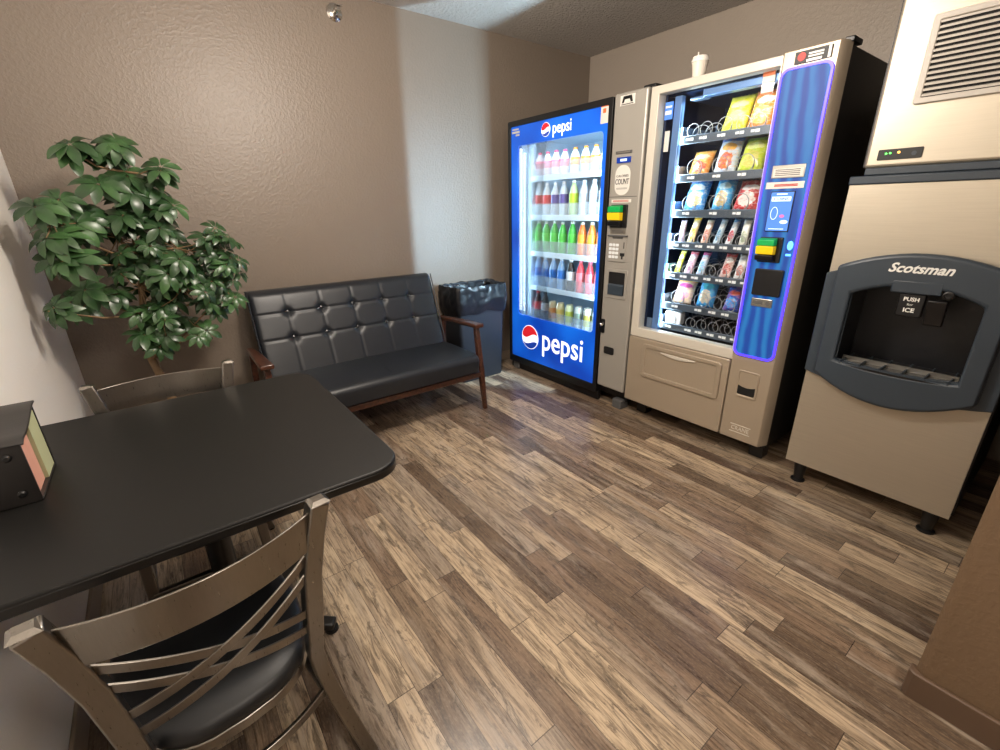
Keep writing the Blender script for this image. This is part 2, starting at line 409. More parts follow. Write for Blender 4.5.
# ------------------------------------------------------------------ beverage vending machine
FX = 2.54
def vprism(parent, name, m, y0, y1, z0, z1, r, x0, x1, bevel=.002):
    return MB().prism(rrect(y0, y1, z0, z1, r), x0, x1, 'x').build(name, m, parent, bevel=bevel)
def bars(mbx, X, y0, y1, zs, h=.004):
    for z in zs: mbx.box(X-.0012, X, y0, y1, z-h/2, z+h/2)
    return mbx
def globe(parent, X, cy, cz, r, tilt=20):
    """round two-colour emblem: red over blue with a white wave between"""
    vprism_o = MB().prism(oval(cy, cz, r, r, 40), X-.003, X, 'x').build('emblem', 'signwhite', parent)
    def seg(f, lo):
        up = []; N = 24
        xs = [-1+2*i/N for i in range(N+1)]
        a = [(t, f(t)) for t in xs]; a = [(t, h) for t, h in a if t*t+h*h <= .90]
        t0, t1 = a[0], a[-1]
        A0 = math.atan2(t0[1], t0[0]); A1 = math.atan2(t1[1], t1[0])
        if lo: 
            if A0 > 0: A0 -= 2*PI
            arc = [A1 + (A0-A1)*i/16 for i in range(17)]
        else:
            if A0 < 0: A0 += 2*PI
            arc = [A1 + (A0-A1)*i/16 for i in range(17)]
        pts = a + [(.95*math.cos(q), .95*math.sin(q)) for q in arc[1:-1]]
        c, s = math.cos(R(tilt)), math.sin(R(tilt))
        return [(cy - r*(p[0]*c-p[1]*s), cz + r*(p[0]*s+p[1]*c)) for p in pts]
    MB().prism(seg(lambda t: .12+.28*math.sin(t*2.6), False), X-.0045, X-.003, 'x').build('emblem_red_half', 'signred', vprism_o)
    MB().prism(seg(lambda t: -.42+.22*math.sin(t*2.6-.4), True), X-.0045, X-.003, 'x').build('emblem_blue_half', 'signblue', vprism_o)

bv = thing('beverage_vending_machine', 'tall drink vending machine with lit glass front and blue graphics beside the dark bin', 'vending machine', (3.0, 2.55, 0))
Y0, Y1, ZT = 1.885, 3.21, 2.075
mb = MB()
mb.box(2.60, 3.42, Y1-.05, Y1, .07, ZT).box(2.60, 3.42, Y0, 2.13, .07, ZT).box(2.60, 3.42, 2.13, Y1-.05, ZT-.09, ZT).box(2.60, 3.42, 2.13, Y1-.05, .07, .44).box(3.30, 3.42, 2.13, Y1-.05, .44, ZT-.09)
mb.build('cabinet', 'blacksat', bv, bevel=.004)
MB().ring(rrect(2.14, Y1, .075, ZT, .012), rrect(2.175, 3.178, .135, 2.035, .012), FX-.012, 2.60).build('door_frame', 'black', bv, bevel=.003)
mb = MB(); mb.box(FX+.02, FX+.05, 2.14, Y1, .005, .075); mb.build('kick_plate', 'black', bv, bevel=.003)
MB().ring(rrect(2.172, 3.182, .132, 2.038, .01), rrect(2.212, 3.10, .535, 1.895, .03), FX-.002, FX+.012).build('blue_graphic_panel', 'bluesign', bv)
vprism(bv, 'glass_pane', 'glass', 2.19, 3.15, .52, 1.91, .03, FX+.014, FX+.020, 0)
mb = MB(); mb.box(2.60, 3.29, 3.135, 3.155, .46, 1.97).box(2.60, 3.29, 2.135, 2.155, .46, 1.97).box(3.27, 3.29, 2.155, 3.135, .46, 1.97).box(2.60, 3.27, 2.155, 3.135, 1.95, 1.97).box(2.60, 3.27, 2.155, 3.135, .45, .47)
mb.build('cooler_liner', 'coolwhite', bv)
mb = MB(); mb.box(2.67, 2.70, 3.065, 3.13, .47, 1.94).box(2.66, 2.67, 3.09, 3.10, .47, 1.94).box(2.66, 2.67, 3.068, 3.074, .47, 1.94)
mb.build('lift_column', 'coolwhite', bv, bevel=.003)
MB().box(2.575, 2.59, 3.105, 3.125, .56, 1.88).build('light_strip', 'led', bv)
MB().box(2.575, 2.59, 2.17, 2.185, .56, 1.88).build('light_strip', 'led', bv)
globe(bv, FX-.004, 2.766, 1.969, .047, -8)
text_mb('pepsi', .112, FX-.004, 2.60, 1.968, .185, offset=.0004).build('lettering', 'signwhite', bv)
globe(bv, FX-.004, 2.925, .352, .108, -8)
text_mb('pepsi', .27, FX-.004, 2.532, .36, .465, offset=.0015).build('lettering', 'signwhite', bv)
mb = MB(); mb.use(0).box(FX-.004, FX-.002, 3.072, 3.165, 1.985, 2.0).box(FX-.004, FX-.002, 3.085, 3.16, 2.008, 2.018).box(FX-.004, FX-.002, 3.075, 3.12, 1.965, 1.978); mb.build('corner_notice', 'sticker', bv)
mb = MB(); mb.use(0).box(FX-.004, FX-.002, 2.178, 2.243, 1.935, 2.045).use(1).box(FX-.005, FX-.004, 2.178, 2.243, 2.03, 2.045).box(FX-.005, FX-.004, 2.20, 2.225, 1.995, 2.02); mb.build('price_sticker', ['sticker', 'orange'], bv)
# control side
MB().prism(rrect(1.885, 2.134, .145, ZT+.008, .012), FX-.008, 2.60, 'x').build('control_panel', 'silver', bv, bevel=.012, seg=3)
CX = FX-.008
MB().box(2.565, 3.42, Y0-.014, Y0, .07, ZT+.012).build('side_trim', 'black', bv, bevel=.003)
MB().box(2.58, 2.70, 1.872, 1.96, ZT, ZT+.03).build('hinge_cover', 'black', bv, bevel=.006)
MB().box(CX-.001, CX+.004, 1.905, 2.128, 1.486, 1.490).build('panel_seam', 'text', bv)
mb = MB(); mb.use(0).box(CX-.003, CX, 1.975, 2.085, 2.01, 2.065).use(1)
mb.ring([(2.072, 2.024), (2.062, 2.06), (2.0, 2.06), (1.99, 2.024)], [(2.058, 2.024), (2.05, 2.042), (2.014, 2.042), (2.006, 2.024)], CX-.004, CX-.003).box(CX-.004, CX-.003, 2.012, 2.05, 2.048, 2.056).box(CX-.004, CX-.003, 1.985, 2.075, 2.014, 2.018)
mb.build('top_decal', ['sticker', 'textblack'], bv)
mb = MB(); mb.use(0).box(CX-.005, CX, 1.968, 2.092, 1.742, 1.758).use(1).box(CX-.006, CX-.005, 1.98, 2.08, 1.747, 1.753); mb.build('brand_plate', ['text', 'aluminium'], bv)
mb = MB(); mb.use(0).box(CX-.006, CX, 1.972, 2.08, 1.688, 1.722).use(1).box(CX-.007, CX-.006, 2.0, 2.05, 1.698, 1.712); mb.build('display', ['lcd', 'screenpale'], bv)
st = MB().prism(rrect(1.968, 2.087, 1.498, 1.676, .055, 8), CX-.002, CX, 'x').build('calorie_sticker', 'sticker', bv)
text_mb('CALORIES', .02, CX-.003, 2.028, 1.612, .095).build('lettering', 'text', st)
text_mb('COUNT', .046, CX-.003, 2.028, 1.577, .108, offset=.0006).build('lettering', 'text', st)
text_mb('check then choose', .012, CX-.003, 2.028, 1.535, .085).build('lettering', 'text', st) if False else bars(MB(), CX-.002, 1.985, 2.07, (1.535, 1.541), .002).build('fine_print', 'text', st)
mb = MB(); mb.use(0).box(CX-.003, CX, 1.947, 2.103, 1.452, 1.472); bars(mb.use(1), CX-.003, 1.965, 2.09, (1.459, 1.465), .003); mb.build('notice_strip', ['sticker', 'textred'], bv)
def bill_acceptor(parent, X, y0, y1, z0, z1):
    h = z1-z0; b = MB().prism(rrect(y0, y1, z0, z1, .006), X-.012, X, 'x').build('bill_acceptor', 'black', parent, bevel=.003)
    q = y0+(y1-y0)*.22
    mb = MB(); mb.prism([(X-.014, z1-.004), (X-.05, z1-.012), (X-.05, z1-h*.32), (X-.014, z1-h*.32)], q, y1-.004, 'y'); mb.build('green_mouth', 'green', b, bevel=.003)
    mb = MB(); mb.prism([(X-.012, z1-h*.34), (X-.052, z1-h*.34), (X-.046, z1-h*.66), (X-.012, z1-h*.68)], q, y1-.002, 'y'); mb.build('yellow_label', 'yellow', b, bevel=.003)
    mb = MB(); mb.prism([(X-.012, z1-h*.7), (X-.046, z1-h*.7), (X-.04, z1-h*.9), (X-.012, z1-h*.94)], q, y1, 'y'); mb.build('bill_slot', 'black', b, bevel=.003)
    return b
bill_acceptor(bv, CX, 1.965, 2.098, 1.296, 1.44)
mb = MB().prism(rrect(1.955, 2.10, 1.075, 1.252, .008), CX-.006, CX, 'x'); kp = mb.build('keypad', 'silver', bv, bevel=.002)
mb = MB()
for i in range(3):
    for j in range(4): mb.prism(rrect(2.093-i*.028-.022, 2.093-i*.028, 1.108+j*.026-.010, 1.108+j*.026+.008, .004, 3), CX-.010, CX-.006, 'x')
mb.build('key', 'white', kp)
mb = MB(); mb.box(CX-.008, CX-.006, 1.962, 1.998, 1.115, 1.135).box(CX-.008, CX-.006, 1.975, 1.987, 1.095, 1.115); mb.build('key_lock', 'textblack', kp); MB().box(CX-.008, CX-.006, 1.968, 1.974, 1.165, 1.205).build('coin_slot', 'textblack', kp)
mb = MB(); mb.box(CX-.02, CX, 1.95, 2.106, 1.240, 1.25).prism([(CX-.014, 1.24), (CX, 1.24), (CX, 1.215)], 1.985, 2.07, 'y'); mb.build('coin_shield', 'text', bv, bevel=.002)
mb = MB(); mb.use(0).box(CX-.004, CX, 1.97, 2.095, 1.257, 1.288).use(1); bars(mb, CX-.004, 1.985, 2.08, (1.268, 1.276), .003); mb.build('instruction_plate', ['aluminium', 'text'], bv)
cr = MB().ring(rrect(1.925, 2.105, .825, 1.025, .012), rrect(1.945, 2.085, .85, 1.005, .008), CX-.006, CX).build('coin_return', 'silver', bv, bevel=.002)
MB().box(CX-.001, CX+.002, 1.945, 2.085, .85, 1.005).build('coin_return_recess', 'darkcav', cr)
MB().prism([(CX-.003, .86), (CX-.012, .85), (CX-.012, .915), (CX-.003, .925)], 1.95, 2.08, 'y').build('coin_return_flap', 'slate', cr)
lt = MB().prism(rrect(2.09, 2.125, .56, .665, .012), CX-.008, CX, 'x').build('latch', 'black', bv, bevel=.002)
MB().lathe([(.012, 0), (.012, -.02), (.006, -.026)], (CX-.008, 2.108, .625), 14, 'x').build('lock', 'chrome', lt)
MB().prism(rrect(1.995, 2.085, .41, .465, .012), CX-.004, CX, 'x').build('change_cup', 'darkcav', bv)
for y in (1.95, 3.14): MB().box(FX+.01, FX+.10, y-.04, y+.04, 0, .07).build('leveling_foot', 'text', bv, bevel=.006)
for y in (1.95, 3.14): MB().box(3.28, 3.36, y-.04, y+.04, 0, .07).build('leveling_foot', 'black', bv, bevel=.006)
SHELF = [1.66, 1.362, 1.068, .778, .482]
for z in SHELF:
    sh = MB().box(2.655, 3.26, 2.16, 3.06, z-.012, z).build('shelf', 'coolwhite', bv)
    MB().box(2.648, 2.655, 2.16, 3.06, z-.03, z+.012).build('shelf_lip', 'coolwhite', sh, bevel=.002)
    MB().box(2.650, 2.653, 2.16, 3.06, z+.012, z+.100).build('bottle_guard', 'guard', sh)

BC = {}
def bmat(h, rough=.22):
    if h not in BC: BC[h] = mat('drink_'+h[1:], h, rough, coat=.3)
    return BC[h]
def bottle(x, y, z, body, label, cap, h, label_text, group, name='drink_bottle', kind='bottle'):
    t = thing(name, label_text, kind, (x, y, z), 0, group, world=False)
    r = .0355
    if kind == 'can':
        MB().lathe([(r*.8, 0), (r, .012), (r, h-.03), (r*.78, h-.006), (r*.80, h), (r*.7, h-.004)], n=18).build('can_body', bmat(body), t)
        MB().lathe([(r*1.01, h*.22), (r*1.01, h*.72)], n=18, cap=False).build('label', bmat(label), t)
        MB().lathe([(.002, h-.002), (r*.7, h-.004)], n=14, cap=False).build('can_end', 'aluminium', t)
        return t
    MB().lathe([(r*.85, 0), (r, .01), (r, h*.16), (r*.94, h*.2), (r, h*.25), (r, h*.60), (r*.93, h*.68), (r*.7, h*.80), (r*.40, h*.90), (.0125, h*.93), (.0125, h*.96)], n=18).build('bottle_body', bmat(body), t)
    MB().lathe([(r*1.02, h*.36), (r*1.02, h*.62), (r*1.0, h*.64)], n=18, cap=False).build('label', bmat(label), t)
    MB().lathe([(.0155, h*.925), (.0155, h*.99), (.013, h)], n=14).build('cap', bmat(cap), t)
    return t
YS = [3.01, 2.915, 2.818, 2.722, 2.615, 2.51, 2.412, 2.318, 2.228]
rows = [
 ('top', [('#f2dfe2','#ef7a92','#e8406a','pink')]*4 + [('#f4ead8','#f0a14a','#f08a28','orange')]*3 + [('#3a3f46','#e8ecef','#23262b','black')]*2, .185),
 ('second', [('#cfdbe2','#d8353a','#eef2f4','red-labelled')]*2 + [('#c9d6e6','#574c96','#eef2f4','purple-labelled')]*2 + [('#c8e8a8','#b9dc3c','#eef4ee','lime-labelled')] + [('#dfe8ee','#c4d4e2','#f2f6f8','clear')]*4, .258),
 ('middle', [('#2fb53d','#52cc4c','#e6f4e6','green')]*5 + [('#f07a2c','#f7a63c','#f4efe6','orange')]*4, .255),
 ('fourth', [('#7fb0e0','#2f74c8','#e6f0fa','blue')]*4 + [('#1f2126','#dfe3e8','#f0f0f0','dark')] + [('#e0414d','#f07f88','#f27a8a','red')]*4, .255),
]
for si, (sn, items, h) in enumerate(rows):
    cnt = {}
    tot = {}
    for it in items: tot[it[3]] = tot.get(it[3], 0)+1
    for i, it in enumerate(items):
        cnt[it[3]] = cnt.get(it[3], 0)+1
        which = ('%s of the %s bottles' % (ORD[cnt[it[3]]-1], it[3])) if tot[it[3]] > 1 else 'the only %s bottle' % it[3]
        bottle(2.70, YS[i], SHELF[si]+.0005, it[0], it[1], it[2], h*random.uniform(.985, 1.015),
               '%s from the lift column, on the cooler\'s %s shelf' % (which, sn), 'drink bottles on the %s shelf' % sn)
low = [('#3a1c1c','#d23a3e','#c62f38','bottle','red-labelled cola bottle'), ('#25282e','#d9dde2','#1d1f24','bottle','dark-capped bottle'), ('#e8d6a8','#e89a4a','#c8ccd0','can','orange-banded can'), ('#ead9a0','#e0c060','#c8ccd0','can','gold can'),
       ('#dfe6b4','#c2cc52','#c8ccd0','can','yellow-green can'), ('#d5dcd0','#8fa08c','#c8ccd0','can','grey-green can'), ('#e2e6d2','#c0b95c','#c8ccd0','can','pale olive can'), ('#d8e2dc','#a9b5ae','#c8ccd0','can','silver can')]
for i, (b, l, c, kd, d) in enumerate(low):
    bottle(2.70, YS[i], SHELF[4]+.0005, b, l, c, .25 if kd == 'bottle' else .185, d+' on the bottom shelf of the drink cooler', 'drinks on the bottom shelf', 'drink_'+kd, kd)

# ------------------------------------------------------------------ snack vending machine
sv = thing('snack_vending_machine', 'beige snack vending machine with blue glowing panel and black cabinet beside the ice dispenser', 'vending machine', (3.0, 1.38, 0))
S0, S1, SZ = .905, 1.862, 2.072
mb = MB()
mb.box(2.60, 3.40, S1-.03, S1, .10, SZ-.005).box(2.60, 3.40, S0+.005, 1.12, .10, SZ-.005).box(2.60, 3.40, 1.12, S1-.03, SZ-.035, SZ-.005).box(2.60, 3.40, 1.12, S1-.03, .10, .60).box(3.30, 3.40, 1.12, S1-.03, .60, SZ-.035)
mb.build('cabinet', 'blacksat', sv, bevel=.004)
MB().ring(rrect(1.154, S1, .597, SZ, .005), rrect(1.161, 1.808, .655, 2.030, .004), FX-.01, 2.60).build('window_frame', 'cream', sv, bevel=.006, seg=3)
vprism(sv, 'glass_pane', 'glass', 1.16, 1.81, .65, 2.035, .01, FX+.012, FX+.018, 0)
mb = MB(); mb.box(2.60, 3.25, 1.795, 1.83, .61, 2.04).box(3.24, 3.29, 1.13, 1.83, .61, 2.04).box(2.60, 3.25, 1.12, 1.14, .61, 2.04).box(2.60, 3.25, 1.14, 1.795, 2.022, 2.036).box(2.60, 3.25, 1.14, 1.795, .60, .625)
mb.build('inner_liner', 'navy', sv)
MB().box(2.605, 2.64, 1.705, 1.752, .63, 2.015).build('light_bar', 'ledside', sv, bevel=.003)
MB().box(2.60, 2.66, 1.15, 1.58, 1.985, 2.02).build('header_light', 'ledside', sv, bevel=.004)
MB().box(2.64, 2.70, 1.58, 1.68, 1.985, 2.0).build('header_light', 'jamb', sv, bevel=.004)
MB().box(2.606, 2.64, 1.754, 1.795, .63, .66).box(2.606, 2.615, 1.754, 1.795, .66, .72).build('jamb_sill', 'jamb', sv, bevel=.003)
st = MB().box(2.588, 2.594, 1.75, 1.80, 1.90, 1.99).build('window_sticker', 'screen', sv)
MB().box(2.586, 2.588, 1.755, 1.795, 1.925, 1.945).box(2.586, 2.588, 1.755, 1.795, 1.96, 1.97).build('fine_print', 'textwhite', st)
MB().box(2.588, 2.592, 1.755, 1.785, 1.73, 1.84).build('window_sticker', 'sticker', sv)
TRAY = [1.792, 1.588, 1.392, 1.207, 1.022, .83, .693]
def coil_mb(y, z, r, x0=2.645, L=.5, turns=5):
    n = turns*14; return MB().tube([(x0+L*max(0, i-14)/(n-14), y+r*math.cos(2*PI*i/14+PI), z+r*math.sin(2*PI*i/14+PI)) for i in range(n+1)], .0022, 5)
COILS = {0: [(1.64, .036), (1.56, .036), (1.455, .04), (1.355, .036), (1.275, .036)], 1: [(1.605, .045), (1.45, .045), (1.31, .045)], 2: [(1.61, .045), (1.44, .045), (1.305, .045)],
         3: [(1.655, .027), (1.585, .027), (1.50, .027), (1.425, .027), (1.35, .027), (1.27, .027), (1.20, .027)], 4: [(1.655, .027), (1.575, .027), (1.50, .027), (1.42, .034), (1.345, .027), (1.27, .027), (1.20, .027)],
         5: [(1.61, .045), (1.45, .045), (1.36, .04), (1.28, .04)], 6: [(1.64, .032), (1.50, .032), (1.428, .032), (1.35, .032), (1.275, .032), (1.205, .032)]}
for i, z in enumerate(TRAY):
    tr = MB().box(2.635, 3.22, 1.145, 1.70, z-.01, z).build('tray', 'tray', sv)
    MB().box(2.620, 2.635, 1.145, 1.70, z-.032, z+.012).build('tray_lip', 'traylip', tr, bevel=.003)
    MB().box(2.622, 2.95, 1.69, 1.70, z, z+.06).build('tray_side', 'jamb', tr, bevel=.002)
    mb = MB(); k = COILS[i]
    for y, r in k:
        mb.box(2.617, 2.620, y-.024, y-.002, z-.016, z-.001).box(2.617, 2.620, y+.002, y+.020, z-.014, z-.002)
    mb.build('price_tags', 'tag', tr)
    for y, r in k: coil_mb(y, z+r+.003, r).build('coil', 'coil', tr)
    mb = MB(); ys = [y for y, r in k]
    for a, b in zip(ys, ys[1:]): mb.box(2.82, 3.1, (a+b)/2-.0015, (a+b)/2+.0015, z, z+(.075 if i in (0, 1, 2, 5) else .035))
    mb.build('lane_divider', 'tray', tr)
# control column
MB().prism([(FX-.012, 1.154), (FX-.012, .932), (FX-.007, .926), (2.59, S0), (2.60, S0), (2.60, 1.154)], .122, SZ+.008, 'z').build('control_column', 'beige', sv, bevel=.005, seg=3)
KX = FX-.012
MB().prism(rrect(.940, 1.146, .64, 2.005, .035, 8), KX-.004, KX+.002, 'x').build('blue_panel', 'bluepanel', sv)
MB().ring(rrect(.934, 1.152, .634, 2.011, .04, 8), rrect(.945, 1.141, .645, 2.000, .031, 8), KX-.008, KX).build('glow_edge', 'glow', sv)
MB().box(KX+.05, 2.68, S0-.006, S0+.03, SZ, SZ+.022).build('hinge_bracket', 'black', sv, bevel=.004)
PX = KX-.004
tg = MB().box(PX-.002, KX, .955, 1.10, 2.018, 2.066).build('top_decal', 'textblack', sv)
MB().prism(oval(1.072, 2.044, .017, .017, 24), PX-.004, PX-.002, 'x').build('emblem', 'textred', tg)
mb = MB(); mb.box(PX-.004, PX-.002, .985, 1.045, 2.047, 2.054).box(PX-.004, PX-.002, .985, 1.045, 2.036, 2.043).box(PX-.004, PX-.002, .99, 1.05, 2.02, 2.03).box(PX-.004, PX-.002, .957, .968, 2.02, 2.064); mb.build('decal_print', 'textwhite', tg)
pl = MB().box(PX-.004, PX, .965, 1.112, 1.545, 1.603).build('notice_plate', 'aluminium', sv, bevel=.002)
MB().box(PX-.005, PX-.004, .972, 1.105, 1.551, 1.588).build('notice_paper', 'sticker', pl)
bars(MB(), PX-.005, .985, 1.095, (1.558, 1.566, 1.574, 1.582), .003).build('fine_print', 'text', pl)
n2 = MB().box(PX-.003, PX, .958, 1.128, 1.498, 1.528).build('notice_strip', 'sticker', sv)
bars(MB(), PX-.003, .985, 1.09, (1.510, 1.516), .004).build('fine_print', 'textred', n2)
scn = MB().box(PX-.006, PX, .988, 1.098, 1.298, 1.486).build('screen_bezel', 'textblack', sv, bevel=.002)
sc2 = MB().box(PX-.007, PX-.006, .992, 1.094, 1.303, 1.482).build('screen', 'screen', scn)
mb = MB(); mb.prism(rrect(1.0, 1.088, 1.44, 1.462, .004), PX-.008, PX-.007, 'x').box(PX-.008, PX-.007, 1.02, 1.068, 1.47, 1.476).box(PX-.008, PX-.007, 1.01, 1.08, 1.310, 1.314).ring(oval(1.066, 1.385, .017, .03), oval(1.066, 1.385, .014, .027), PX-.008, PX-.007).prism(oval(1.015, 1.345, .018, .009), PX-.008, PX-.007, 'x')
mb.build('screen_graphic', 'screenpale', scn)
MB().prism(oval(1.028, 1.372, .011, .007), PX-.008, PX-.007, 'x').build('screen_icon', 'screenpink', scn)
text_mb('COINS', .017, PX-.0085, 1.044, 1.451, .066).build('lettering', 'lcd', scn)
bill_acceptor(sv, PX, .998, 1.108, 1.148, 1.272)
MB().box(PX-.05, PX-.012, .992, .998, 1.15, 1.265).build('reader_glow', 'greenled' if False else 'blueled', sv) if False else None
MB().prism(oval(.965, 1.235, .013, .022, 20), PX-.004, PX, 'x').box(PX-.004, PX, .955, .978, 1.185, 1.195).build('tap_symbol', 'blueled', sv)
MB().prism(rrect(.965, 1.105, .978, 1.115, .008), PX-.014, PX, 'x').build('card_reader_blank', 'black', sv, bevel=.003)
cs = MB().prism(rrect(.994, 1.10, .918, .962, .005), PX-.008, PX, 'x').build('coin_slot', 'aluminium', sv, bevel=.003)
MB().prism(oval(1.015, .94, .013, .011, 16), PX-.010, PX-.008, 'x').box(PX-.009, PX-.008, 1.04, 1.09, .932, .948).build('coin_button', 'text', cs)
cc = MB().ring(rrect(.985, 1.102, .39, .552, .014), rrect(.997, 1.092, .405, .542, .012), KX-.006, KX).build('coin_return', 'beige', sv, bevel=.003)
MB().prism(rrect(.994, 1.095, .402, .545, .01), KX-.002, KX+.001, 'x').build('coin_return_recess', 'beige', cc)
mb = MB(); mb.prism([(.997, .408), (1.092, .408), (1.092, .462), (1.07, .455), (1.045, .452), (1.02, .455), (.997, .462)], KX-.004, KX-.001, 'x'); mb.build('coin_cup', 'darkcav', cc)
cp = MB().box(KX-.003, KX, .982, 1.098, .214, .218).box(KX-.003, KX, .982, 1.098, .168, .172).build('maker_plate', 'cream', sv)
text_mb('CRANE', .036, KX-.001, 1.04, .193, .10).build('lettering', 'cream', cp)
# lower door
MB().prism(rrect(1.158, S1, .125, .594, .012), FX-.02, 2.60, 'x').build('lower_door', 'beige', sv, bevel=.006, seg=3)
DX = FX-.02
dv = MB().ring(rrect(1.195, 1.740, .335, .565, .02), rrect(1.225, 1.712, .362, .540, .012), DX-.012, DX).build('delivery_frame', 'beige', sv, bevel=.005, seg=3)
MB().box(DX-.004, DX, 1.22, 1.715, .36, .545).build('delivery_flap', 'beige', dv)
mb = MB(); mb.prism([(1.36+.24*i/12, .528-.016*math.sin(PI*i/12)) for i in range(13)][::-1] + [(1.36, .533), (1.60, .533)], DX-.014, DX-.003, 'x'); mb.build('flap_handle', 'cream', dv, bevel=.002)
MB().box(2.66, 3.36, S0+.03, S1-.03, .09, .105).build('base_plate', 'black', sv)
for x in (2.68, 3.32):
    for y in (S0+.07, S1-.07): MB().box(x-.04, x+.04, y-.04, y+.04, 0, .10).build('leg', 'black', sv, bevel=.006)
MB().box(2.588, 2.592, 1.205, 1.262, 1.935, 2.03).box(2.586, 2.588, 1.215, 1.25, 1.985, 1.99).build('price_sticker', 'sticker', sv)
MB().box(2.585, 2.588, 1.205, 1.262, 2.012, 2.03).box(2.585, 2.588, 1.205, 1.262, 1.935, 1.941).build('price_sticker_edge', 'orange', sv)

BG = {}
def snack(y, z, w, h, t, tilt, cols, label, group, cat='snack bag', name='snack_bag', roll=0):
    key = cols
    if key not in BG: BG[key] = bag_mat('wrapper_'+cols[0][1:]+'_%d' % len(BG), *cols)
    s0 = random.uniform(0, 9)
    if name == 'snack_bag': t *= 1.35; h *= 1.05; w *= 1.03
    def fn(sgn):
        def f(u, v):
            p = max(0, 1-abs(2*u-1)**2.6)**.55 * max(0, 1-abs(2*v-1)**2.2)**.6
            p *= 1+.25*(noise.noise((u*4+s0, v*4, s0)))
            wv = w*(1-.05*math.sin(PI*v)*1.0)
            zz = v*h + (.003*math.sin(u*40) if v in (0, 1) else 0)
            return (sgn*p*t/2, (u-.5)*wv, zz)
        return f
    mb = MB(); mb.grid(fn(-1), 14, 16); mb.grid(fn(1), 14, 16)
    o = mb.build(name, BG[key], smooth=60)
    bm = bmesh.new(); bm.from_mesh(o.data); bmesh.ops.remove_doubles(bm, verts=bm.verts, dist=.0006); bmesh.ops.recalc_face_normals(bm, faces=bm.faces); bm.to_mesh(o.data); bm.free()
    o.location = (2.660+t*.5, y, z+.002); o.rotation_euler = (R(roll), R(tilt), 0)
    return tag(o, label, cat, group)
T = TRAY; g = 'snack bags on the upper trays'
snack(1.435, T[0], .135, .20, .05, 24, ('#d9d22e','#e6df4e','#b7bf2a','#c9b890'), 'bright yellow crisp bag on the top tray of the snack machine', g)
snack(1.295, T[0], .135, .20, .05, 22, ('#e8862e','#dd6a28','#f3b25a','#f0e4d2'), 'orange crisp bag on the top tray beside the yellow bag', g)
snack(1.605, T[1], .125, .145, .045, 26, ('#e0913f','#e8b04a','#c8483c','#e8d0a8'), 'small orange and red snack bag on the second tray down', g)
snack(1.45, T[1], .125, .195, .05, 20, ('#cfdcea','#2f78cf','#d2663a','#e9b45a'), 'blue and white snack bag with red fruit print on the second tray', g)
snack(1.31, T[1], .135, .185, .05, 24, ('#c6d63a','#7cc43a','#d8cf6a','#e4ec9a'), 'lime green snack bag on the second tray, next to the blue panel', g)
snack(1.61, T[2], .135, .185, .05, 22, ('#3f8fd0','#1f55b8','#e8c070','#e6ecf2'), 'blue snack bag with golden chips, third tray, at the light bar end', g)
snack(1.44, T[2], .11, .185, .05, 18, ('#3f9fd8','#2a6fd0','#c9b27a','#bfe0ea'), 'pale blue snack bag in the middle of the third tray', g)
snack(1.30, T[2], .14, .17, .05, 26, ('#c22f35','#d8434a','#eadfda','#f0e8e6'), 'red and white snack bag on the third tray, beside the blue panel', g)
g4 = 'snack bars on the fourth tray'; g5 = 'snack bars on the fifth tray'
bars4 = [(1.652, .038, .135, ('#b9a6c4','#c9b8d0','#8d6fa8'), 'lilac', 8), (1.588, .05, .165, ('#c9b184','#f2c428','#e8b020','#d8cfc0'), 'yellow-topped', 24), (1.50, .045, .15, ('#d9b29c','#e8d6c0','#c8705a'), 'peach', 24), (1.425, .04, .165, ('#b8cfdc','#cfe0ea','#6a9cc0'), 'pale blue', 30), (1.352, .04, .165, ('#dfe4ea','#5f9fd8','#c8505a'), 'white and blue', 30), (1.27, .045, .145, ('#dfe2d8','#e8ecea','#a8b89a'), 'cream', 14), (1.205, .045, .135, ('#d8564e','#e88a7a','#f0c0b0'), 'coral', 22)]
for y, w, h, c, d, tl in bars4: snack(y, T[3], w, h, .022, tl, c, '%s snack bar on the fourth tray of the snack machine' % d, g4, 'snack bar', 'snack_bar')
bars5 = [(1.655, .04, .15, ('#cfd23c','#e8e65a','#8ab040'), 'yellow-green', 26), (1.58, .055, .15, ('#d8b6c4','#e0506a','#b07898'), 'mauve and pink', 28), (1.50, .05, .15, ('#b7cfe6','#d84a98','#6fb6d8'), 'pale blue and pink', 28), (1.345, .065, .15, ('#c9a8a0','#c8323a','#b85048'), 'red-topped brown', 26), (1.265, .055, .145, ('#dcdfe4','#e6e8ec','#c88078'), 'white and pale red', 22), (1.20, .045, .135, ('#e0a8a0','#d86058','#f0d0c8'), 'salmon', 22)]
for y, w, h, c, d, tl in bars5: snack(y, T[4], w, h, .024, tl, c, '%s snack bar on the fifth tray of the snack machine' % d, g5, 'snack bar', 'snack_bar')
g6 = 'snack bags on the sixth tray'
snack(1.608, T[5], .13, .155, .045, 24, ('#e6d0b4','#ecc84a','#e8a0b4','#d858a8'), 'cream and pink biscuit bag on the sixth tray', g6)
snack(1.45, T[5], .11, .175, .045, 18, ('#3f93d4','#2f83cc','#cfc0a8','#48b8d0'), 'sky blue biscuit bag on the sixth tray', g6)
snack(1.285, T[5], .095, .145, .04, 24, ('#2450b0','#2b5fc4','#3f9ae0','#e05a4a'), 'deep blue wafer packet on the sixth tray beside the blue panel', g6)
# white pastry packet lying in the lowest tray
o = MB().prism(rrect(1.572, 1.688, T[6]+.002, T[6]+.088, .012), 2.648, 2.70, 'x').build('pastry_packet', 'white', bevel=.008, seg=3, origin=(2.67, 1.63, T[6]+.002)); tag(o, 'white pastry packet alone on the lowest tray of the snack machine', 'snack packet')

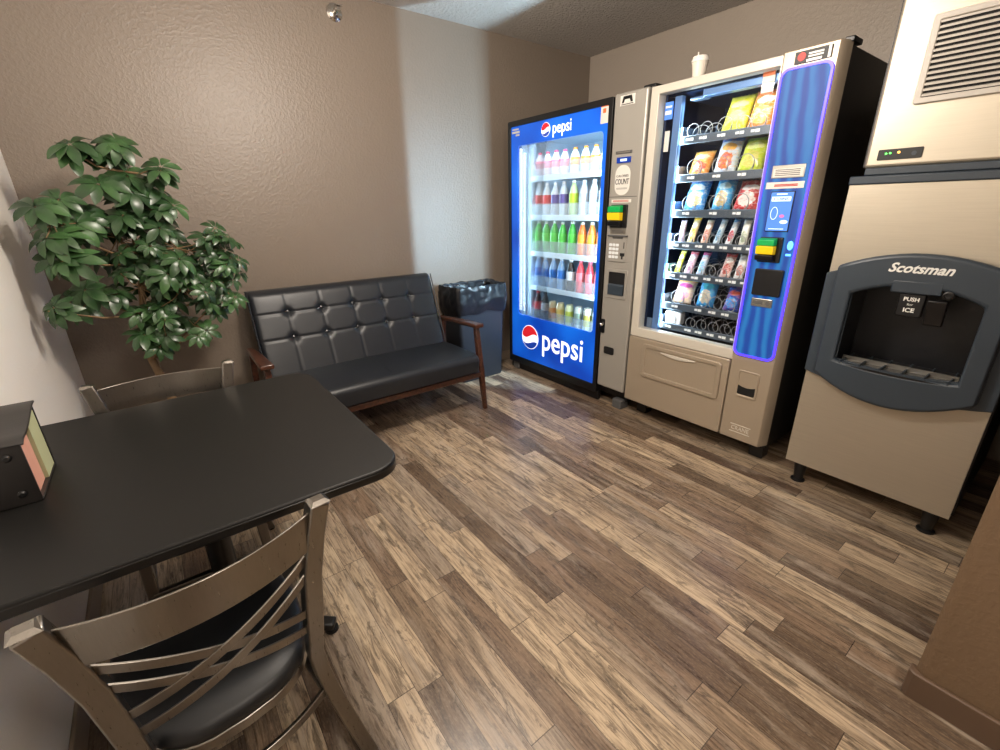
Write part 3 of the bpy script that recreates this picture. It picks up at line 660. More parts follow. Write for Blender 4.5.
# paper cup on top
cup = thing('paper_cup', 'white takeaway coffee cup with lid standing on top of the snack machine', 'cup', (2.66, 1.655, SZ-.005), world=False)
cup.location.z = SZ
MB().lathe([(.030, 0), (.031, .004), (.043, .10)], n=28).build('cup_body', 'cup', cup)
MB().lathe([(.046, .096), (.0465, .104), (.044, .108), (.040, .122), (.038, .123), (.035, .120)], n=28).build('lid', 'lid', cup)
MB().tube([(.012, .022, .115), (.013, .024, .135), (.015, .026, .152)], .003, 8).build('stirrer', 'lid', cup)

# ------------------------------------------------------------------ ice dispenser and ice maker
IX = 2.52
ic = thing('ice_dispenser', 'steel ice dispenser on black legs with grey arched hood at the alcove end', 'ice dispenser', (2.9, .44, 0))
I0, I1 = .118, .775
mb = MB(); yc_ = (I0+I1)/2
mb.box(IX+.24, 3.30, I0, I1, .125, 1.50).box(IX, IX+.24, I0, I1, .125, .70).box(IX, IX+.24, I0, I1, 1.125, 1.50).box(IX, IX+.24, I0, yc_-.23, .70, 1.125).box(IX, IX+.24, yc_+.23, I1, .70, 1.125)
mb.build('body', 'steel', ic)
MB().box(IX-.008, 3.30, I0-.005, I1+.005, 1.50, 1.535).build('top_trim', 'slate', ic, bevel=.006)
MB().box(IX+.02, 3.30, I0-.006, I0, .14, 1.49).build('side_panel', 'blacksat', ic)
for x in (2.58, 3.2):
    for y in (I0+.06, I1-.06):
        MB().lathe([(.034, 0), (.034, .008), (.022, .014), (.034, .125)], (x, y, 0), 16).build('leg', 'black', ic)
cyc = (I0+I1)/2
def hood(sgn, w, zt, zc, zb, zbc, n=14):
    """arched outline: left edge, arched top, right edge, bellied bottom"""
    top = [(cyc+w*(1-2*i/n), zt+(zc-zt)*(1-(1-2*i/n)**2)) for i in range(n+1)]
    bot = [(cyc-w*(1-2*i/n), zb+(zbc-zb)*(1-(1-2*i/n)**2)**1.0) for i in range(n+1)]
    return top+bot
MB().ring(hood(1, .334, 1.125, 1.19, .645, .60), hood(1, .214, 1.045, 1.10, .735, .722), IX-.016, IX, 'x').build('hood_back_plate', 'slate', ic, bevel=.004)
outer = hood(1, .285, 1.165, 1.232, .66, .562); inner = hood(1, .215, 1.045, 1.10, .735, .722)
hd = MB().ring(outer, inner, IX-.055, IX-.012).build('hood', 'slate', ic, bevel=.014, seg=3)
mb = MB(); mb.box(IX+.205, IX+.238, cyc-.229, cyc+.229, .702, 1.123).box(IX-.01, IX+.205, cyc-.229, cyc-.219, .702, 1.123).box(IX-.01, IX+.205, cyc+.219, cyc+.229, .702, 1.123).box(IX-.01, IX+.205, cyc-.219, cyc+.219, 1.11, 1.123).box(IX-.01, IX+.205, cyc-.219, cyc+.219, .701, .712)
mb.build('recess_liner', 'slatedark', ic)
mb = MB(); mb.box(IX-.056, IX-.01, .362, .525, 1.072, 1.125); mb.build('chute_block', 'slate', ic, bevel=.006)
pu = MB().box(IX-.045, IX-.022, .405, .492, .975, 1.072).build('push_lever', 'black', ic, bevel=.006)
text_mb('PUSH', .022, IX-.046, .449, 1.048, .05, offset=.0006).build('lettering', 'textwhite', pu)
text_mb('for', .013, IX-.046, .449, 1.027, .02).build('lettering', 'textwhite', pu)
text_mb('ICE', .024, IX-.046, .449, 1.003, .036, offset=.0006).build('lettering', 'textwhite', pu)
MB().lathe([(.018, IX-.03), (.018, IX-.058), (.012, IX-.060), (.011, IX-.054), (.002, IX-.054)], (0, .342, 1.078), 18, 'x').build('key_lock', 'iron', ic)
MB().prism([(IX-.07, 1.055), (IX-.03, 1.055), (IX-.024, .95), (IX-.035, .95)], .335, .395, 'y').build('ice_chute', 'black', ic, bevel=.004)
bs = MB(); bs.prism([(cyc+.215*(1-2*i/12), 0) for i in range(13)], 0, 0, 'z') if False else None
mb = MB()
mb.box(IX-.054, IX+.15, cyc-.212, cyc+.212, .712, .722); mb.build('drip_tray', 'black', ic)
mb = MB(); mb.use(0).box(IX+.04, IX+.05, cyc-.205, cyc+.205, .722, .742).use(1)
for q in range(6): mb.box(IX-.054, IX+.14, cyc-.19+q*.075, cyc-.184+q*.075, .722, .735)
mb.box(IX-.05, IX-.046, cyc-.2, cyc+.2, .722, .732)
mb.build('drip_grille', ['aluminium', 'slate'], ic)
text_mb('Scotsman', .052, IX-.057, .449, 1.172, .205, shear=.35, offset=.0014).build('lettering', 'textwhite', hd)
im = thing('ice_maker', 'steel ice maker head with louvred vent stacked on the ice dispenser', 'ice maker', (2.9, .44, 1.536))
H0, H1 = .12, .742
MB().box(IX-.004, 3.30, H0+.005, H1-.01, 1.536, 1.565).build('base_gasket', 'slate', im, bevel=.004)
MB().box(IX, 3.30, H0, H1, 1.565, 2.32).build('housing', 'steel', im, bevel=.012, seg=3)
MB().box(IX+.012, 3.3, H1, H1+.004, 1.57, 2.31).build('side_panel', 'blacksat', im)
vt = MB().ring(rrect(.15, .628, 1.785, 2.075, .006), rrect(.168, .606, 1.805, 2.055, .004), IX-.014, IX).build('vent_frame', 'ventwhite', im, bevel=.003)
MB().box(IX-.002, IX-.001, .165, .61, 1.80, 2.06).build('vent_opening', 'darkcav', vt)
mb = MB()
for q in range(14):
    z = 1.811+q*.0182
    mb.prism([(IX-.011, z-.003), (IX-.012, z+.004), (IX-.003, z+.008), (IX-.002, z+.003)], .168, .606, 'y')
mb.box(IX-.010, IX-.002, .385, .388, 1.805, 2.055)
mb.build('vent_louvres', 'ventwhite', vt)
MB().box(IX-.003, IX-.002, .535, .555, 1.985, 1.992).build('vent_indicator', 'textred', vt) if False else None
ct = MB().prism(rrect(.556, .700, 1.592, 1.632, .004), IX-.004, IX, 'x').build('control_strip', 'textblack', im, bevel=.001)
MB().lathe([(.0035, 0), (.0035, -.002)], (IX-.004, .672, 1.616), 10, 'x').lathe([(.0035, 0), (.0035, -.002)], (IX-.004, .659, 1.617), 10, 'x').build('green_light', 'greenled', ct)
MB().lathe([(.0045, 0), (.0045, -.002)], (IX-.004, .631, 1.618), 10, 'x').build('amber_light', 'amberled', ct)
MB().prism(oval(.582, 1.611, .008, .008, 16), IX-.005, IX-.004, 'x').build('control_button', 'slate', ct)

# ------------------------------------------------------------------ table
TZ = .765
tb = thing('cafe_table', 'black laminate pedestal table with rounded corners against the pale wall', 'table', (-.03, 1.54, 0))
TX0, TX1, TY0, TY1 = LX+.003, .448, 1.048, 2.035
poly = [(TX0, TY0), (TX0, TY1)]
poly = []
for cx, cy, s in ((TX1-.09, TY1-.09, 0),):
    poly += [(cx+.09*math.cos(R(s+90*k/8)), cy+.09*math.sin(R(s+90*k/8))) for k in range(9)]
poly += [(TX0, TY1), (TX0, TY0)]
poly += [(TX1-.09+.09*math.cos(R(270+90*k/8)), TY0+.09+.09*math.sin(R(270+90*k/8))) for k in range(9)]
tt = MB().prism(poly, TZ-.03, TZ, 'z').build('tabletop', 'tabletop', tb, bevel=.006, seg=3)
cxm, cym = (TX0+TX1)/2, (TY0+TY1)/2
poly2 = [(cxm+(p[0]-cxm)*.999+(.001 if p[0] > 0 else 0), cym+(p[1]-cym)*1.002) for p in poly]
MB().ring(poly2, [(cxm+(p[0]-cxm)*.97, cym+(p[1]-cym)*.97) for p in poly], TZ-.031, TZ-.007, 'z').build('edge_band', 'tableedge', tb, bevel=.003)
MB().lathe([(.045, .05), (.038, .09), (.038, .70), (.038, TZ-.03)], (-.03, 1.54, 0), 20).build('pedestal_column', 'iron', tb)
MB().box(-.22, .16, 1.51, 1.57, TZ-.05, TZ-.031).box(-.06, 0, 1.30, 1.78, TZ-.05, TZ-.031).build('top_bracket', 'iron', tb, bevel=.006)
for sx in (-1, 1):
    for sy in (-1, 1):
        e = (-.03+sx*.27, 1.54+sy*.20)
        MB().bar([(-.03, 1.54, .055), (-.03+sx*.14, 1.54+sy*.104, .045), (e[0], e[1], .03)], [.06, .05, .045], [.05, .036, .028], (sy*.2, -sx*.27, 0)).build('foot', 'iron', tb, bevel=.008, seg=3)
        MB().lathe([(.02, 0), (.024, .004), (.022, .016)], (e[0]-sx*.012, e[1]-sy*.009, 0), 14).build('foot_glide', 'iron', tb)

# leaflet holder on the table
bx = thing('leaflet_holder', 'black riveted holder of coloured paper leaflets on the table by the wall', 'leaflet holder', (-.40, 1.575, TZ))
xa, xb, ya, yb, z0, zf, zb_ = LX+.004, -.345, 1.447, 1.668, TZ+.0005, .924, .956
mb = MB()
mb.box(xa, xb, ya, ya+.005, z0, zf)                                   # near face
mb.box(xa, xb, yb-.005, yb, z0, zb_)                                  # far face
mb.box(xa, xb, ya+.005, yb-.005, z0, z0+.005); mb.box(xa, xa+.005, ya+.005, yb-.005, z0, zf)
prof = [(ya, zf), (ya+.02, zf+.008), (ya+.05, zf+.008), (ya+.10, zf+.014), (ya+.16, zf+.028), (ya+.20, zf+.036), (yb+.004, zb_+.004)]
mb.prism(prof + [(p[0], p[1]-.006) for p in prof[::-1]], xa, xb+.006, 'x')
mb.build('case', 'boxblack', bx, bevel=.002)
MB().box(xa+.01, xb-.004, ya+.012, ya+.02, z0+.006, zf-.006).build('leaflets', 'paperpink', bx)
MB().box(xa+.01, xb-.010, ya+.022, ya+.12, z0+.006, zf-.001).build('leaflets', 'paperp', bx)
MB().box(xa+.01, xb-.002, ya+.122, yb-.008, z0+.006, zf+.012).build('leaflets', 'paperg', bx)
for z in (z0+.03, zf-.03): MB().lathe([(.009, 0), (.009, -.003), (.005, -.006)], (xb-.03, ya, z), 14, 'y').build('rivet', 'iron', bx)

# ------------------------------------------------------------------ chairs
def curve_at(t, x0, z0, x1, z1, y0, y1, bow): 
    x = x0+(x1-x0)*t; return (x, y0+(y1-y0)*t-bow*4*t*(1-t), z0+(z1-z0)*t)
def slat(x0, z0, x1, z1, y0, y1, bow, h, th=.005, n=16):
    mb = MB(); vs = []
    for i in range(n+1):
        p = curve_at(i/n, x0, z0, x1, z1, y0, y1, bow)
        q = curve_at(min(1, i/n+.01), x0, z0, x1, z1, y0, y1, bow); r = curve_at(max(0, i/n-.01), x0, z0, x1, z1, y0, y1, bow)
        tx, ty = q[0]-r[0], q[1]-r[1]; L = math.hypot(tx, ty); nx, ny = -ty/L*th/2, tx/L*th/2
        lean = -.12*h
        for sgn, dz, dl in ((-1, -h/2, -lean/2), (1, -h/2, -lean/2), (1, h/2, lean/2), (-1, h/2, lean/2)): vs.append((p[0]+sgn*nx, p[1]+sgn*ny+dl, p[2]+dz))
    fs = [(0,1,2,3), (n*4, n*4+3, n*4+2, n*4+1)]
    for i in range(n):
        for k in range(4): fs.append((i*4+k, i*4+4+k, i*4+4+(k+1) % 4, i*4+(k+1) % 4))
    return mb.add(vs, fs)
def make_chair(label):
    t = thing('cross_back_chair', label, 'chair', (0,0,0), 0, 'bronze metal chairs at the table', world=False)
    PO = [(.222, -.27, .852), (.205, -.258, .77), (.188, -.243, .66), (.178, -.226, .52), (.172, -.205, .40), (.178, -.203, .33), (.195, -.218, .22), (.222, -.25, .09), (.240, -.275, .008)]
    for s in (-1, 1):
        MB().bar([(s*x, y, z) for x, y, z in PO], [.040]*4+[.036]*5, [.036]*4+[.032]*5, (1, 0, 0)).build('back_post', 'bronze', t, bevel=.004)
        cap = MB(); x, y, z = s*.2225, -.2705, .852
        cap.add([(x-.021, y-.019, z-.001), (x+.021, y-.019, z-.001), (x+.021, y+.019, z-.001), (x-.021, y+.019, z-.001), (x-.012, y-.011, z+.007), (x+.012, y-.011, z+.007), (x+.012, y+.011, z+.007), (x-.012, y+.011, z+.007)],
                [(0,3,2,1), (4,5,6,7), (0,1,5,4), (1,2,6,5), (2,3,7,6), (3,0,4,7)]); cap.build('post_cap', 'bronze', t, smooth=0)
        MB().lathe([(.016, 0), (.018, .008), (.014, .012)], (s*.240, -.275, 0), 12).build('glide', 'black', t)
        MB().bar([(s*.172, .185, .38), (s*.178, .195, .2), (s*.185, .205, .008)], .034, .030, (1, 0, 0)).build('front_leg', 'bronze', t, bevel=.004)
        MB().lathe([(.016, 0), (.018, .008), (.014, .012)], (s*.185, .205, 0), 12).build('glide', 'black', t)
        MB().bar([(s*.183, -.205, .235), (s*.178, .19, .235)], .022, .026, (0, 0, 1)).build('side_stretcher', 'bronze', t, bevel=.003)
    slat(-.206, .787, .206, .787, -.262, -.262, .055, .094).build('top_slat', 'bronze', t, bevel=.0015)
    BW = .045
    slat(-.194, .722, .186, .545, -.250, -.228, BW, .024).build('cross_slat', 'bronze', t, bevel=.001)
    slat(-.194, .668, .182, .493, -.243, -.220, BW, .024).build('cross_slat', 'bronze', t, bevel=.001)
    slat(-.184, .558, .190, .718, -.230, -.250, BW+.003, .024).build('cross_slat', 'bronze', t, bevel=.001)
    slat(-.180, .496, .190, .672, -.221, -.244, BW+.003, .024).build('cross_slat', 'bronze', t, bevel=.001)
    # seat: rounded outline with bowed back
    def outline(k, dz=0):
        pts = []
        N = 40
        for i in range(N):
            a = 2*PI*i/N; c, s_ = math.cos(a), math.sin(a)
            e = .55
            x = .205*k*math.copysign(abs(c)**e, c); y = .215*k*math.copysign(abs(s_)**e, s_)
            if y < 0: x *= 1-.16*abs(y)/.215; y -= .035*(1-(x/.2)**2)
            pts.append((x, y))
        return pts
    mb = MB(); prof = [(.955, .385), (1.0, .392), (1.005, .405), (.985, .420), (.93, .430), (.7, .436), (.3, .438)]
    rows_ = [outline(k) for k, z in prof]
    mb.add([(p[0], p[1], prof[i][1]) for i, rw in enumerate(rows_) for p in rw], [(i*40+j, i*40+(j+1) % 40, (i+1)*40+(j+1) % 40, (i+1)*40+j) for i in range(6) for j in range(40)] + [tuple(range(240, 280)), tuple(range(40))[::-1]])
    mb.build('seat', 'vinyl', t, smooth=50)
    MB().ring(outline(.99), outline(.90), .358, .385, 'z').build('seat_frame', 'bronze', t, bevel=.003)
    slat(-.182, .262, .182, .262, -.208, -.208, .05, .028, .012).build('back_stretcher', 'bronze', t, bevel=.003)
    MB().bar([(-.178, .198, .235), (.178, .198, .235)], .022, .024, (0, 0, 1)).build('front_stretcher', 'bronze', t, bevel=.003)
    return t
def copy_tree(o, parent=None):
    c = o.copy(); COL.objects.link(c)
    if parent is not None: c.parent = parent
    for ch in list(o.children): copy_tree(ch, c)
    return c
c1 = make_chair('bronze cross-back chair with black vinyl seat on the near, open side of the table')
c2 = copy_tree(c1); c2['label'] = 'bronze chair pushed under the table on the plant side, only top slat clear'
c1.location = (-.085, 1.123, 0); c1.rotation_euler = (0, 0, R(7.1))
c2.location = (-.063, 1.822, 0); c2.rotation_euler = (0, 0, PI)

# ------------------------------------------------------------------ sofa
sf = thing('two_seat_sofa', 'black button-tufted leather sofa with dark wooden arms against the back wall', 'sofa', (1.09, 2.90, 0))
SX0, SX1 = .43, 1.735
def back_pt(u, v):
    """u across, v bottom to top of the front face"""
    x = SX0+(SX1-SX0)*u; z = .44+.515*v; y = 3.035+.175*v
    cols = [.643+.2175*i for i in range(5)]; rws = [.655, .815]
    d = 0
    for c in cols: d += .0035*math.exp(-((x-c)/.006)**2)*(1 if v < .96 else .4)
    for r_ in rws: d += .006*math.exp(-((z-r_)/.007)**2)
    for c in cols:
        for r_ in rws: d += .020*math.exp(-(((x-c)**2+(z-r_)**2)/.026**2))
    ed = min(u, 1-u)*(SX1-SX0); et = min(1-v, 1)*.54
    puff = .012*(1-math.exp(-ed/.03))*(1-math.exp(-et/.03))
    rnd = 0
    if ed < .03: rnd += .03*(1-math.sqrt(max(0, 1-(1-ed/.03)**2)))
    if et < .035: rnd += .035*(1-math.sqrt(max(0, 1-(1-et/.035)**2)))
    return (x, y-puff+d+rnd, z)
mb = MB(); NU, NV = 156, 72
mb.grid(lambda u, v: back_pt(u, v), NU, NV)
st_ = len(mb.v)
mb.grid(lambda u, v: (SX0+(SX1-SX0)*u, 3.035+.175*v+.085, .44+.515*v), 8, 4)
# close the sides and the top between front and back faces
mb.grid(lambda u, v: tuple(Vector(back_pt(0, u)).lerp(Vector((SX0, 3.035+.175*u+.085, .44+.515*u)), v)), NV, 3)
mb.grid(lambda u, v: tuple(Vector(back_pt(1, u)).lerp(Vector((SX1, 3.035+.175*u+.085, .44+.515*u)), v)), NV, 3)
mb.grid(lambda u, v: tuple(Vector(back_pt(u, 1)).lerp(Vector((SX0+(SX1-SX0)*u, 3.295, .955)), v)), NU, 3)
bk = mb.build('backrest', 'leather', sf, smooth=60)
for r_ in (.655, .815):
    for i in range(5):
        x = .643+.2175*i; v = (r_-.44)/.515
        mb = MB().lathe([(.002, -.010), (.009, -.008), (.013, -.003), (.013, .004)], (0, 0, 0), 14, 'y'); mb.xform(Matrix.Translation((x, 3.035+.175*v+.014, r_)) @ Matrix.Rotation(R(-18), 4, 'X'))
        mb.build('button', 'button', bk)
mb = MB(); pts = []
for i in range(41):
    pts.append(None)
edge = [(SX0-.002, 3.035+.175*v+.004, .44+.515*v) for v in [k/12 for k in range(13)]]
MB().tube(edge, .0045, 8).build('piping', 'leather', bk)
edge = [(SX1+.002, 3.035+.175*v+.004, .44+.515*v) for v in [k/12 for k in range(13)]]
MB().tube(edge, .0045, 8).build('piping', 'leather', bk)
# seat cushion, rounded front
def seat_sec(x):
    pts = []
    sag = .010*math.sin(PI*(x-SX0)/(SX1-SX0))
    for k in range(9):
        a = R(180-90*k/8); pts.append((2.545+.045+.045*math.cos(a)*1.0, .395+.045*math.sin(a)+sag*.2))
    pts += [(2.75, .446+sag), (2.95, .444+sag), (3.10, .44)]
    pts += [(3.10, .30), (2.60, .30), (2.555, .315)]
    return pts
xs = [SX0, SX0+.006, SX0+.02]+[SX0+.05+(SX1-SX0-.1)*i/16 for i in range(17)]+[SX1-.02, SX1-.006, SX1]
mb = MB(); n = len(seat_sec(0))
for i, x in enumerate(xs):
    k = {0: .93, 1: .975, 2: .995}.get(min(i, len(xs)-1-i), 1)
    for p in seat_sec(x): mb.v.append((x, 2.82+(p[0]-2.82)*k, .37+(p[1]-.37)*k))
for i in range(len(xs)-1):
    for k in range(n): mb.f.append((i*n+k, i*n+(k+1) % n, (i+1)*n+(k+1) % n, (i+1)*n+k)); mb.mi.append(0)
mb.f += [tuple(range(n))[::-1], tuple(range((len(xs)-1)*n, len(xs)*n))]; mb.mi += [0, 0]
sc = mb.build('seat_cushion', 'leather', sf, smooth=50)
MB().tube([(SX0+.01, 2.549, .400), (SX1-.01, 2.549, .400)], .0035, 6).build('piping', 'leather', sc) if False else None
MB().box((SX0+SX1)/2-.002, (SX0+SX1)/2+.002, 2.62, 3.03, .4535, .4555).build('seam', 'button', sc)
MB().box(SX0-.02, SX1+.02, 2.575, 2.605, .262, .30).build('front_rail', 'wood', sf, bevel=.004)
MB().box(SX0-.02, SX1+.02, 3.16, 3.19, .262, .30).build('rear_rail', 'wood', sf, bevel=.004)
for x in (SX0-.005, SX1+.005): MB().box(x-.015, x+.015, 2.605, 3.16, .262, .30).build('side_rail', 'wood', sf, bevel=.004)
for s, xi in ((-1, SX0), (1, SX1)):
    xo = xi+s*.052
    MB().bar([(xo-s*.003, 2.575, 0), (xo, 2.62, .30), (xo, 2.665, .625)], [.026, .038, .034], [.028, .042, .034], (1, 0, 0)).build('front_leg', 'wood', sf, bevel=.004)
    MB().bar([(xo-s*.003, 3.29, 0), (xo, 3.20, .30), (xo, 3.13, .615)], [.026, .036, .034], [.028, .042, .034], (1, 0, 0)).build('rear_leg', 'wood', sf, bevel=.004)
    pl_ = [(xo-s*.0-.038, 2.61), (xo+.034, 2.61), (xo+.028, 2.9), (xo+.020, 3.19), (xo-.018, 3.19), (xo-.030, 2.9)]
    ar = MB().prism(pl_, .622, .650, 'z'); 
    for i in range(len(ar.v)):
        p = ar.v[i]; ar.v[i] = (p[0], p[1], p[2]-.035*max(0, (p[1]-2.75))/.44)
    ar.build('armrest', 'wood', sf, bevel=.007, seg=3)

# ------------------------------------------------------------------ trash can with liner
TC = (2.155, 3.245)
bn = thing('trash_can', 'tall slate grey rectangular trash can between the sofa and the drink machine', 'trash can', (TC[0], TC[1], 0), world=False)
def rpath(hw, hd, r, n=96):
    base = rrect(-hw, hw, -hd, hd, r, 8); L = []; P = base+[base[0]]
    d = [0]
    for a, b in zip(P, P[1:]): d.append(d[-1]+math.hypot(b[0]-a[0], b[1]-a[1]))
    out = []
    for i in range(n):
        t = d[-1]*i/n; k = max(j for j in range(len(d)) if d[j] <= t+1e-9); k = min(k, len(P)-2)
        f = (t-d[k])/max(1e-9, d[k+1]-d[k]); out.append((P[k][0]+(P[k+1][0]-P[k][0])*f, P[k][1]+(P[k+1][1]-P[k][1])*f))
    return out
def wallrows(rows_, n=96):
    vs = []; fs = []
    for hw, hd, r, z in rows_: vs += [(p[0], p[1], z) for p in rpath(hw, hd, r, n)]
    for i in range(len(rows_)-1):
        for k in range(n): fs.append((i*n+k, i*n+(k+1) % n, (i+1)*n+(k+1) % n, (i+1)*n+k))
    return vs, fs
mb = MB(); vs, fs = wallrows([(.205, .122, .02, 0), (.212, .126, .02, .02), (.236, .139, .022, .80), (.242, .143, .022, .81), (.242, .143, .022, .825), (.228, .130, .02, .825), (.20, .115, .02, .06)])
fs += [tuple(range(96))[::-1], tuple(range(6*96, 7*96))]
mb.add(vs, fs).build('can_body', 'bin', bn, smooth=40)
mb = MB(); rr = []
NL = 18
vs = []; n = 160
for j in range(NL+1):
    t = j/NL
    if t < .62: z = .60+(.832-.60)*(t/.62); off = .006+.012*math.sin(PI*t/.62)
    else:
        q = (t-.62)/.38; z = .838-.18*q; off = -.018-.012*q
    pth = rpath(.236+off*.9+.004*(1 if t < .62 else 0), .139+off*.9+.004*(1 if t < .62 else 0), .03, n)
    for i, p in enumerate(pth):
        nz = noise.fractal((p[0]*9, p[1]*9+z*6, z*17+p[0]*6), 1, 2, 2)
        ph = noise.noise((p[0]*9+5, p[1]*9, z*14))
        amp = (.012 if t < .62 else .008)*(.4+min(1, t*3))
        L = math.hypot(*p); d = nz*amp+max(0, ph)*amp*1.3
        zz = z + (.035*noise.noise((p[0]*8, p[1]*8, 3.1)) if j == 0 else 0) + (.012*noise.noise((p[0]*22, p[1]*22, 7)) if .5 < t < .7 else 0)
        if t < .62: d = abs(d)+.002
        vs.append((p[0]*(1+d/L), p[1]*(1+d/L), zz))
fs = [(j*n+i, j*n+(i+1) % n, (j+1)*n+(i+1) % n, (j+1)*n+i) for j in range(NL) for i in range(n)]
fs.append(tuple(range(NL*n, (NL+1)*n)))
mb.add(vs, fs)
o = mb.build('trash_bag', 'bag', smooth=70); o.location = (TC[0], TC[1], 0)
tag(o, 'black plastic liner folded over the rim of the grey trash can', 'trash bag')

# ------------------------------------------------------------------ sprinkler on the back wall
sp = thing('fire_sprinkler', 'chrome sidewall fire sprinkler high on the back wall near the ceiling', 'sprinkler', (1.287, BY, 2.622))
MB().lathe([(.05, 0), (.05, -.004), (.040, -.012), (.02, -.018), (.016, -.018)], (1.287, BY, 2.622), 28, 'y').build('escutcheon', 'chrome', sp)
MB().lathe([(.014, -.015), (.014, -.04), (.009, -.045)], (1.287, BY, 2.622), 16, 'y').build('nozzle', 'chrome', sp)
mb = MB()
for s in (-1, 1): mb.tube([(1.287+s*.012, BY-.038, 2.622), (1.287+s*.02, BY-.055, 2.622), (1.287+s*.014, BY-.075, 2.622), (1.287, BY-.083, 2.622)], .0035, 8)
mb.build('frame_arms', 'chrome', sp)
MB().box(1.265, 1.309, BY-.10, BY-.082, 2.632, 2.636).lathe([(.014, -.083), (.014, -.087)], (1.287, BY, 2.622), 14, 'y').build('deflector', 'chrome', sp)

# ------------------------------------------------------------------ plant
pt = thing('umbrella_plant', 'leafy green umbrella plant in the corner behind the far chair', 'plant', (-.05, 2.86, 0))
MB().lathe([(.12, 0), (.125, .01), (.16, .27), (.172, .275), (.172, .30), (.158, .30), (.152, .26)], (-.05, 2.86, 0), 32).build('pot', 'pot', pt)
MB().lathe([(.153, .262), (.10, .272), (.01, .275)], (-.05, 2.86, 0), 28).build('soil', 'soil', pt)
rng = random.Random(11)
BL = [  # blob centre, radius, number of leaf whorls, leaflet length
 ((-.165, 2.85, 1.69), .035, 2, .135), ((-.03, 2.86, 1.66), .09, 6, .125), ((.13, 2.84, 1.64), .06, 3, .115), ((-.02, 2.88, 1.50), .15, 15, .12), ((.10, 2.84, 1.47), .08, 6, .11),
 ((-.29, 2.68, 1.42), .09, 9, .135), ((-.10, 2.86, 1.33), .19, 24, .11), ((-.29, 2.64, 1.27), .06, 4, .12), ((.12, 2.82, 1.27), .15, 20, .10), ((.28, 2.82, 1.30), .09, 13, .085),
 ((.30, 2.82, 1.17), .09, 14, .085), ((.28, 2.80, 1.05), .08, 9, .085), ((.10, 2.78, 1.08), .14, 18, .095), ((-.07, 2.80, 1.10), .14, 14, .10), ((-.24, 2.74, 1.10), .10, 7, .11), ((-.385, 2.60, 1.06), .03, 2, .10),
 ((-.02, 2.78, .93), .10, 9, .10), ((-.05, 2.76, .84), .07, 5, .10), ((.12, 2.78, .88), .07, 6, .085), ((.18, 2.80, .95), .06, 5, .085)]
stems = MB()
trunk = [(-.05, 2.86, .25), (-.08, 2.87, .55), (-.11, 2.88, .72), (-.09, 2.87, .95), (-.05, 2.88, 1.2), (-.03, 2.88, 1.45), (-.03, 2.87, 1.62)]
stems.tube(trunk, [.022, .02, .018, .015, .012, .008, .005], 10)
leafs = MB()
def leaflet(o, d, nrm, L, w):
    """one drooping folded leaflet starting at o along d"""
    sd = d.cross(nrm).normalized(); vs = []; K = 7
    droop = rng.uniform(.25, .6)*L
    for i in range(K+1):
        t = i/K; ww = w*math.sin(PI*min(1, t**1.15))**.75 if 0 < t < 1 else .0006
        c = o + d*(L*t*(1-.12*t)) - nrm*(droop*t*t)
        f = ww*.28
        vs += [c-sd*ww+nrm*f, c, c+sd*ww+nrm*f]
    fs = []
    for i in range(K):
        for k in (0, 1): fs.append((i*3+k, i*3+k+1, i*3+3+k+1, i*3+3+k))
    leafs.add(vs, fs)
for (c, rad, num, L) in BL:
    C = Vector(c)
    best = min((Vector(p) for p in trunk[2:]), key=lambda p: (p-C).length+max(0, p.z-C.z+.05)*2)
    mid = (best+C)/2+Vector((0, 0, -.02))
    if (best-C).length > .05: stems.tube([best, mid, C], [.007, .005, .003], 6)
    for q in range(max(1, round(num*.88))):
        while True:
            v = Vector((rng.uniform(-1, 1), rng.uniform(-1, 1), rng.uniform(-1, 1)))
            if v.length <= 1: break
        P = C+v*rad; P.x = max(P.x, LX+.10); P.y = min(P.y, 3.2)
        out = (P-Vector((-.04, 2.95, P.z-.10))); out.z = max(out.z, .03)
        nrm = (Vector((out.x*1.2, out.y*1.2-.25, .55+rng.uniform(-.1, .3)))+Vector((rng.uniform(-.35, .35), rng.uniform(-.4, .2), 0))).normalized()
        stems.tube([C, (C+P)/2-Vector((0, 0, .012)), P], [.0028, .0022, .0018], 5)
        a0 = rng.uniform(0, 6.28); n = rng.choice((7, 8, 8, 9)); t1 = nrm.orthogonal().normalized(); t2 = nrm.cross(t1); Lq = L*rng.uniform(.68, .98)
        for k in range(n):
            a = a0+2*PI*k/n+rng.uniform(-.12, .12); d = (t1*math.cos(a)+t2*math.sin(a))+nrm*rng.uniform(-.05, .12)
            ll = Lq*rng.uniform(.78, 1.05); e = P+d*ll
            if e.x < LX+.02 or e.y > BY-.02: continue
            leaflet(P+d*.006, d.normalized(), nrm, ll, ll*.215)
stems.build('trunk', 'bark', pt, smooth=60)
leafs.build('leaves', 'leaf', pt, smooth=60)

# ------------------------------------------------------------------ lights
WARM = (1, .90, .79)
def dome(name, loc, r, power, col):
    l = bpy.data.lights.new(name, 'POINT'); l.energy = power; l.color = col; l.shadow_soft_size = r
    o = bpy.data.objects.new(name, l); COL.objects.link(o); o.location = loc; return o
dome('ceiling_lamp', (.9, 1.55, CZ-.42), .16, 122, WARM)
dome('ceiling_lamp_hall', (.45, -.75, CZ-.2), .16, 82, WARM)
COOL = (.56, .82, 1)
area('cooler_led', (2.60, 2.192, 1.20), (2.80, 2.62, 1.20), .02, 1.3, 9, COOL)
area('cooler_led', (2.60, 3.10, 1.20), (2.80, 2.60, 1.20), .02, 1.3, 7, COOL)
area('cooler_led_header', (2.62, 2.63, 1.93), (2.85, 2.63, 1.2), .8, .03, 4, COOL)
area('snack_led', (2.615, 1.70, 1.32), (2.80, 1.42, 1.32), .02, 1.3, 10, (.70, .91, 1))
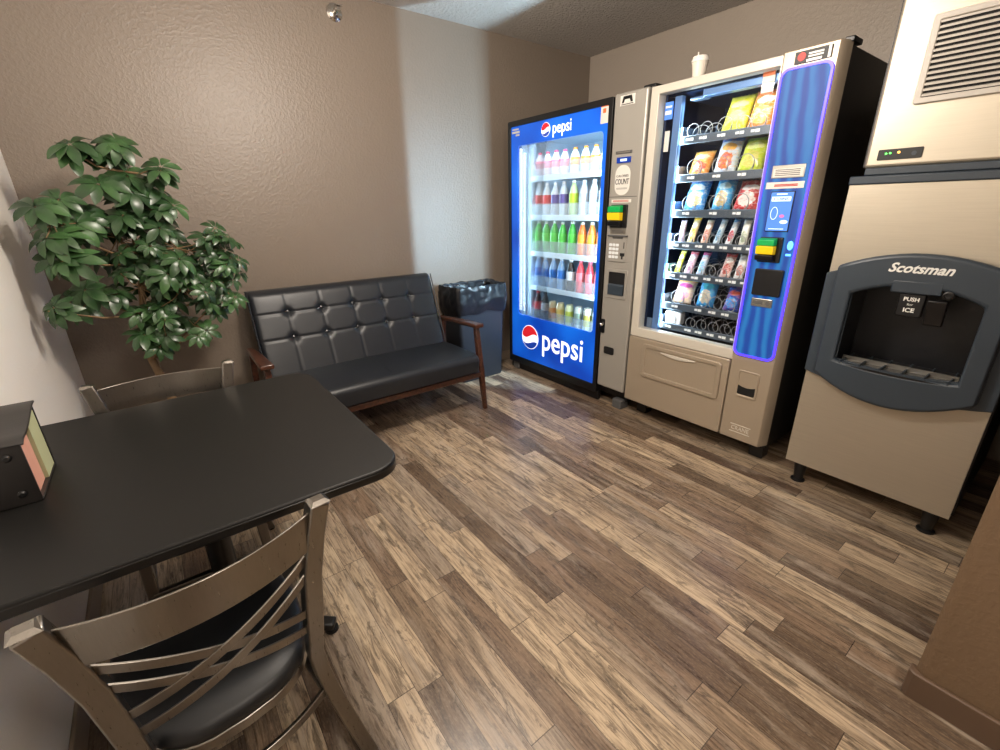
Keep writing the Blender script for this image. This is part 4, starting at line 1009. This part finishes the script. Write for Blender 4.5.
area('snack_led_header', (2.60, 1.43, 1.98), (2.75, 1.43, 1.3), .5, .03, 1.2, (.70, .91, 1))
# LED strip edge light of the drink cooler spilling out sideways onto the back wall
for z, k, tx in ((1.95, .084, 2.15), (1.45, .078, 2.12), (1.0, .072, 2.085)):
    s = bpy.data.lights.new('cooler_led_spill', 'SPOT'); s.energy = {1.95: 34, 1.45: 56, 1.0: 58}[z]; s.color = (.52, .79, 1); s.spot_size = R(150); s.spot_blend = .06; s.shadow_soft_size = .015
    o = bpy.data.objects.new('cooler_led_spill', s); COL.objects.link(o); o.location = (2.525, 2.18, z)
    o.rotation_euler = (Vector((tx, 3.42, z))-o.location).to_track_quat('-Z', 'Y').to_euler(); o.scale = (k, 1, 1)

w = bpy.data.worlds.new('World'); SC.world = w; w.use_nodes = True
w.node_tree.nodes['Background'].inputs[0].default_value = (.5, .45, .4, 1); w.node_tree.nodes['Background'].inputs[1].default_value = .2

# ------------------------------------------------------------------ camera
cd = bpy.data.cameras.new('camera'); cam = bpy.data.objects.new('camera', cd); COL.objects.link(cam)
cd.sensor_width = 36; cd.sensor_fit = 'HORIZONTAL'; cd.lens = 449.22/1000*36; cd.clip_start = .02
yw, pt_, rl = R(36.867), R(20.353), R(-.974)
fwd = Vector((math.sin(yw)*math.cos(pt_), math.cos(yw)*math.cos(pt_), -math.sin(pt_))); rgt = Vector((math.cos(yw), -math.sin(yw), 0)); upv = rgt.cross(fwd)
r2 = rgt*math.cos(rl)+upv*math.sin(rl); u2 = -rgt*math.sin(rl)+upv*math.cos(rl)
cam.matrix_world = Matrix(((r2.x, u2.x, -fwd.x, 0), (r2.y, u2.y, -fwd.y, 0), (r2.z, u2.z, -fwd.z, 1.43), (0, 0, 0, 1)))
SC.camera = cam

for o in list(bpy.data.objects):
    if '_w' in o.keys(): del o['_w']
SC.view_settings.view_transform = 'Standard'; SC.view_settings.look = 'None'; SC.view_settings.exposure = 0; SC.view_settings.gamma = 1; SC.view_settings.use_curve_mapping = False
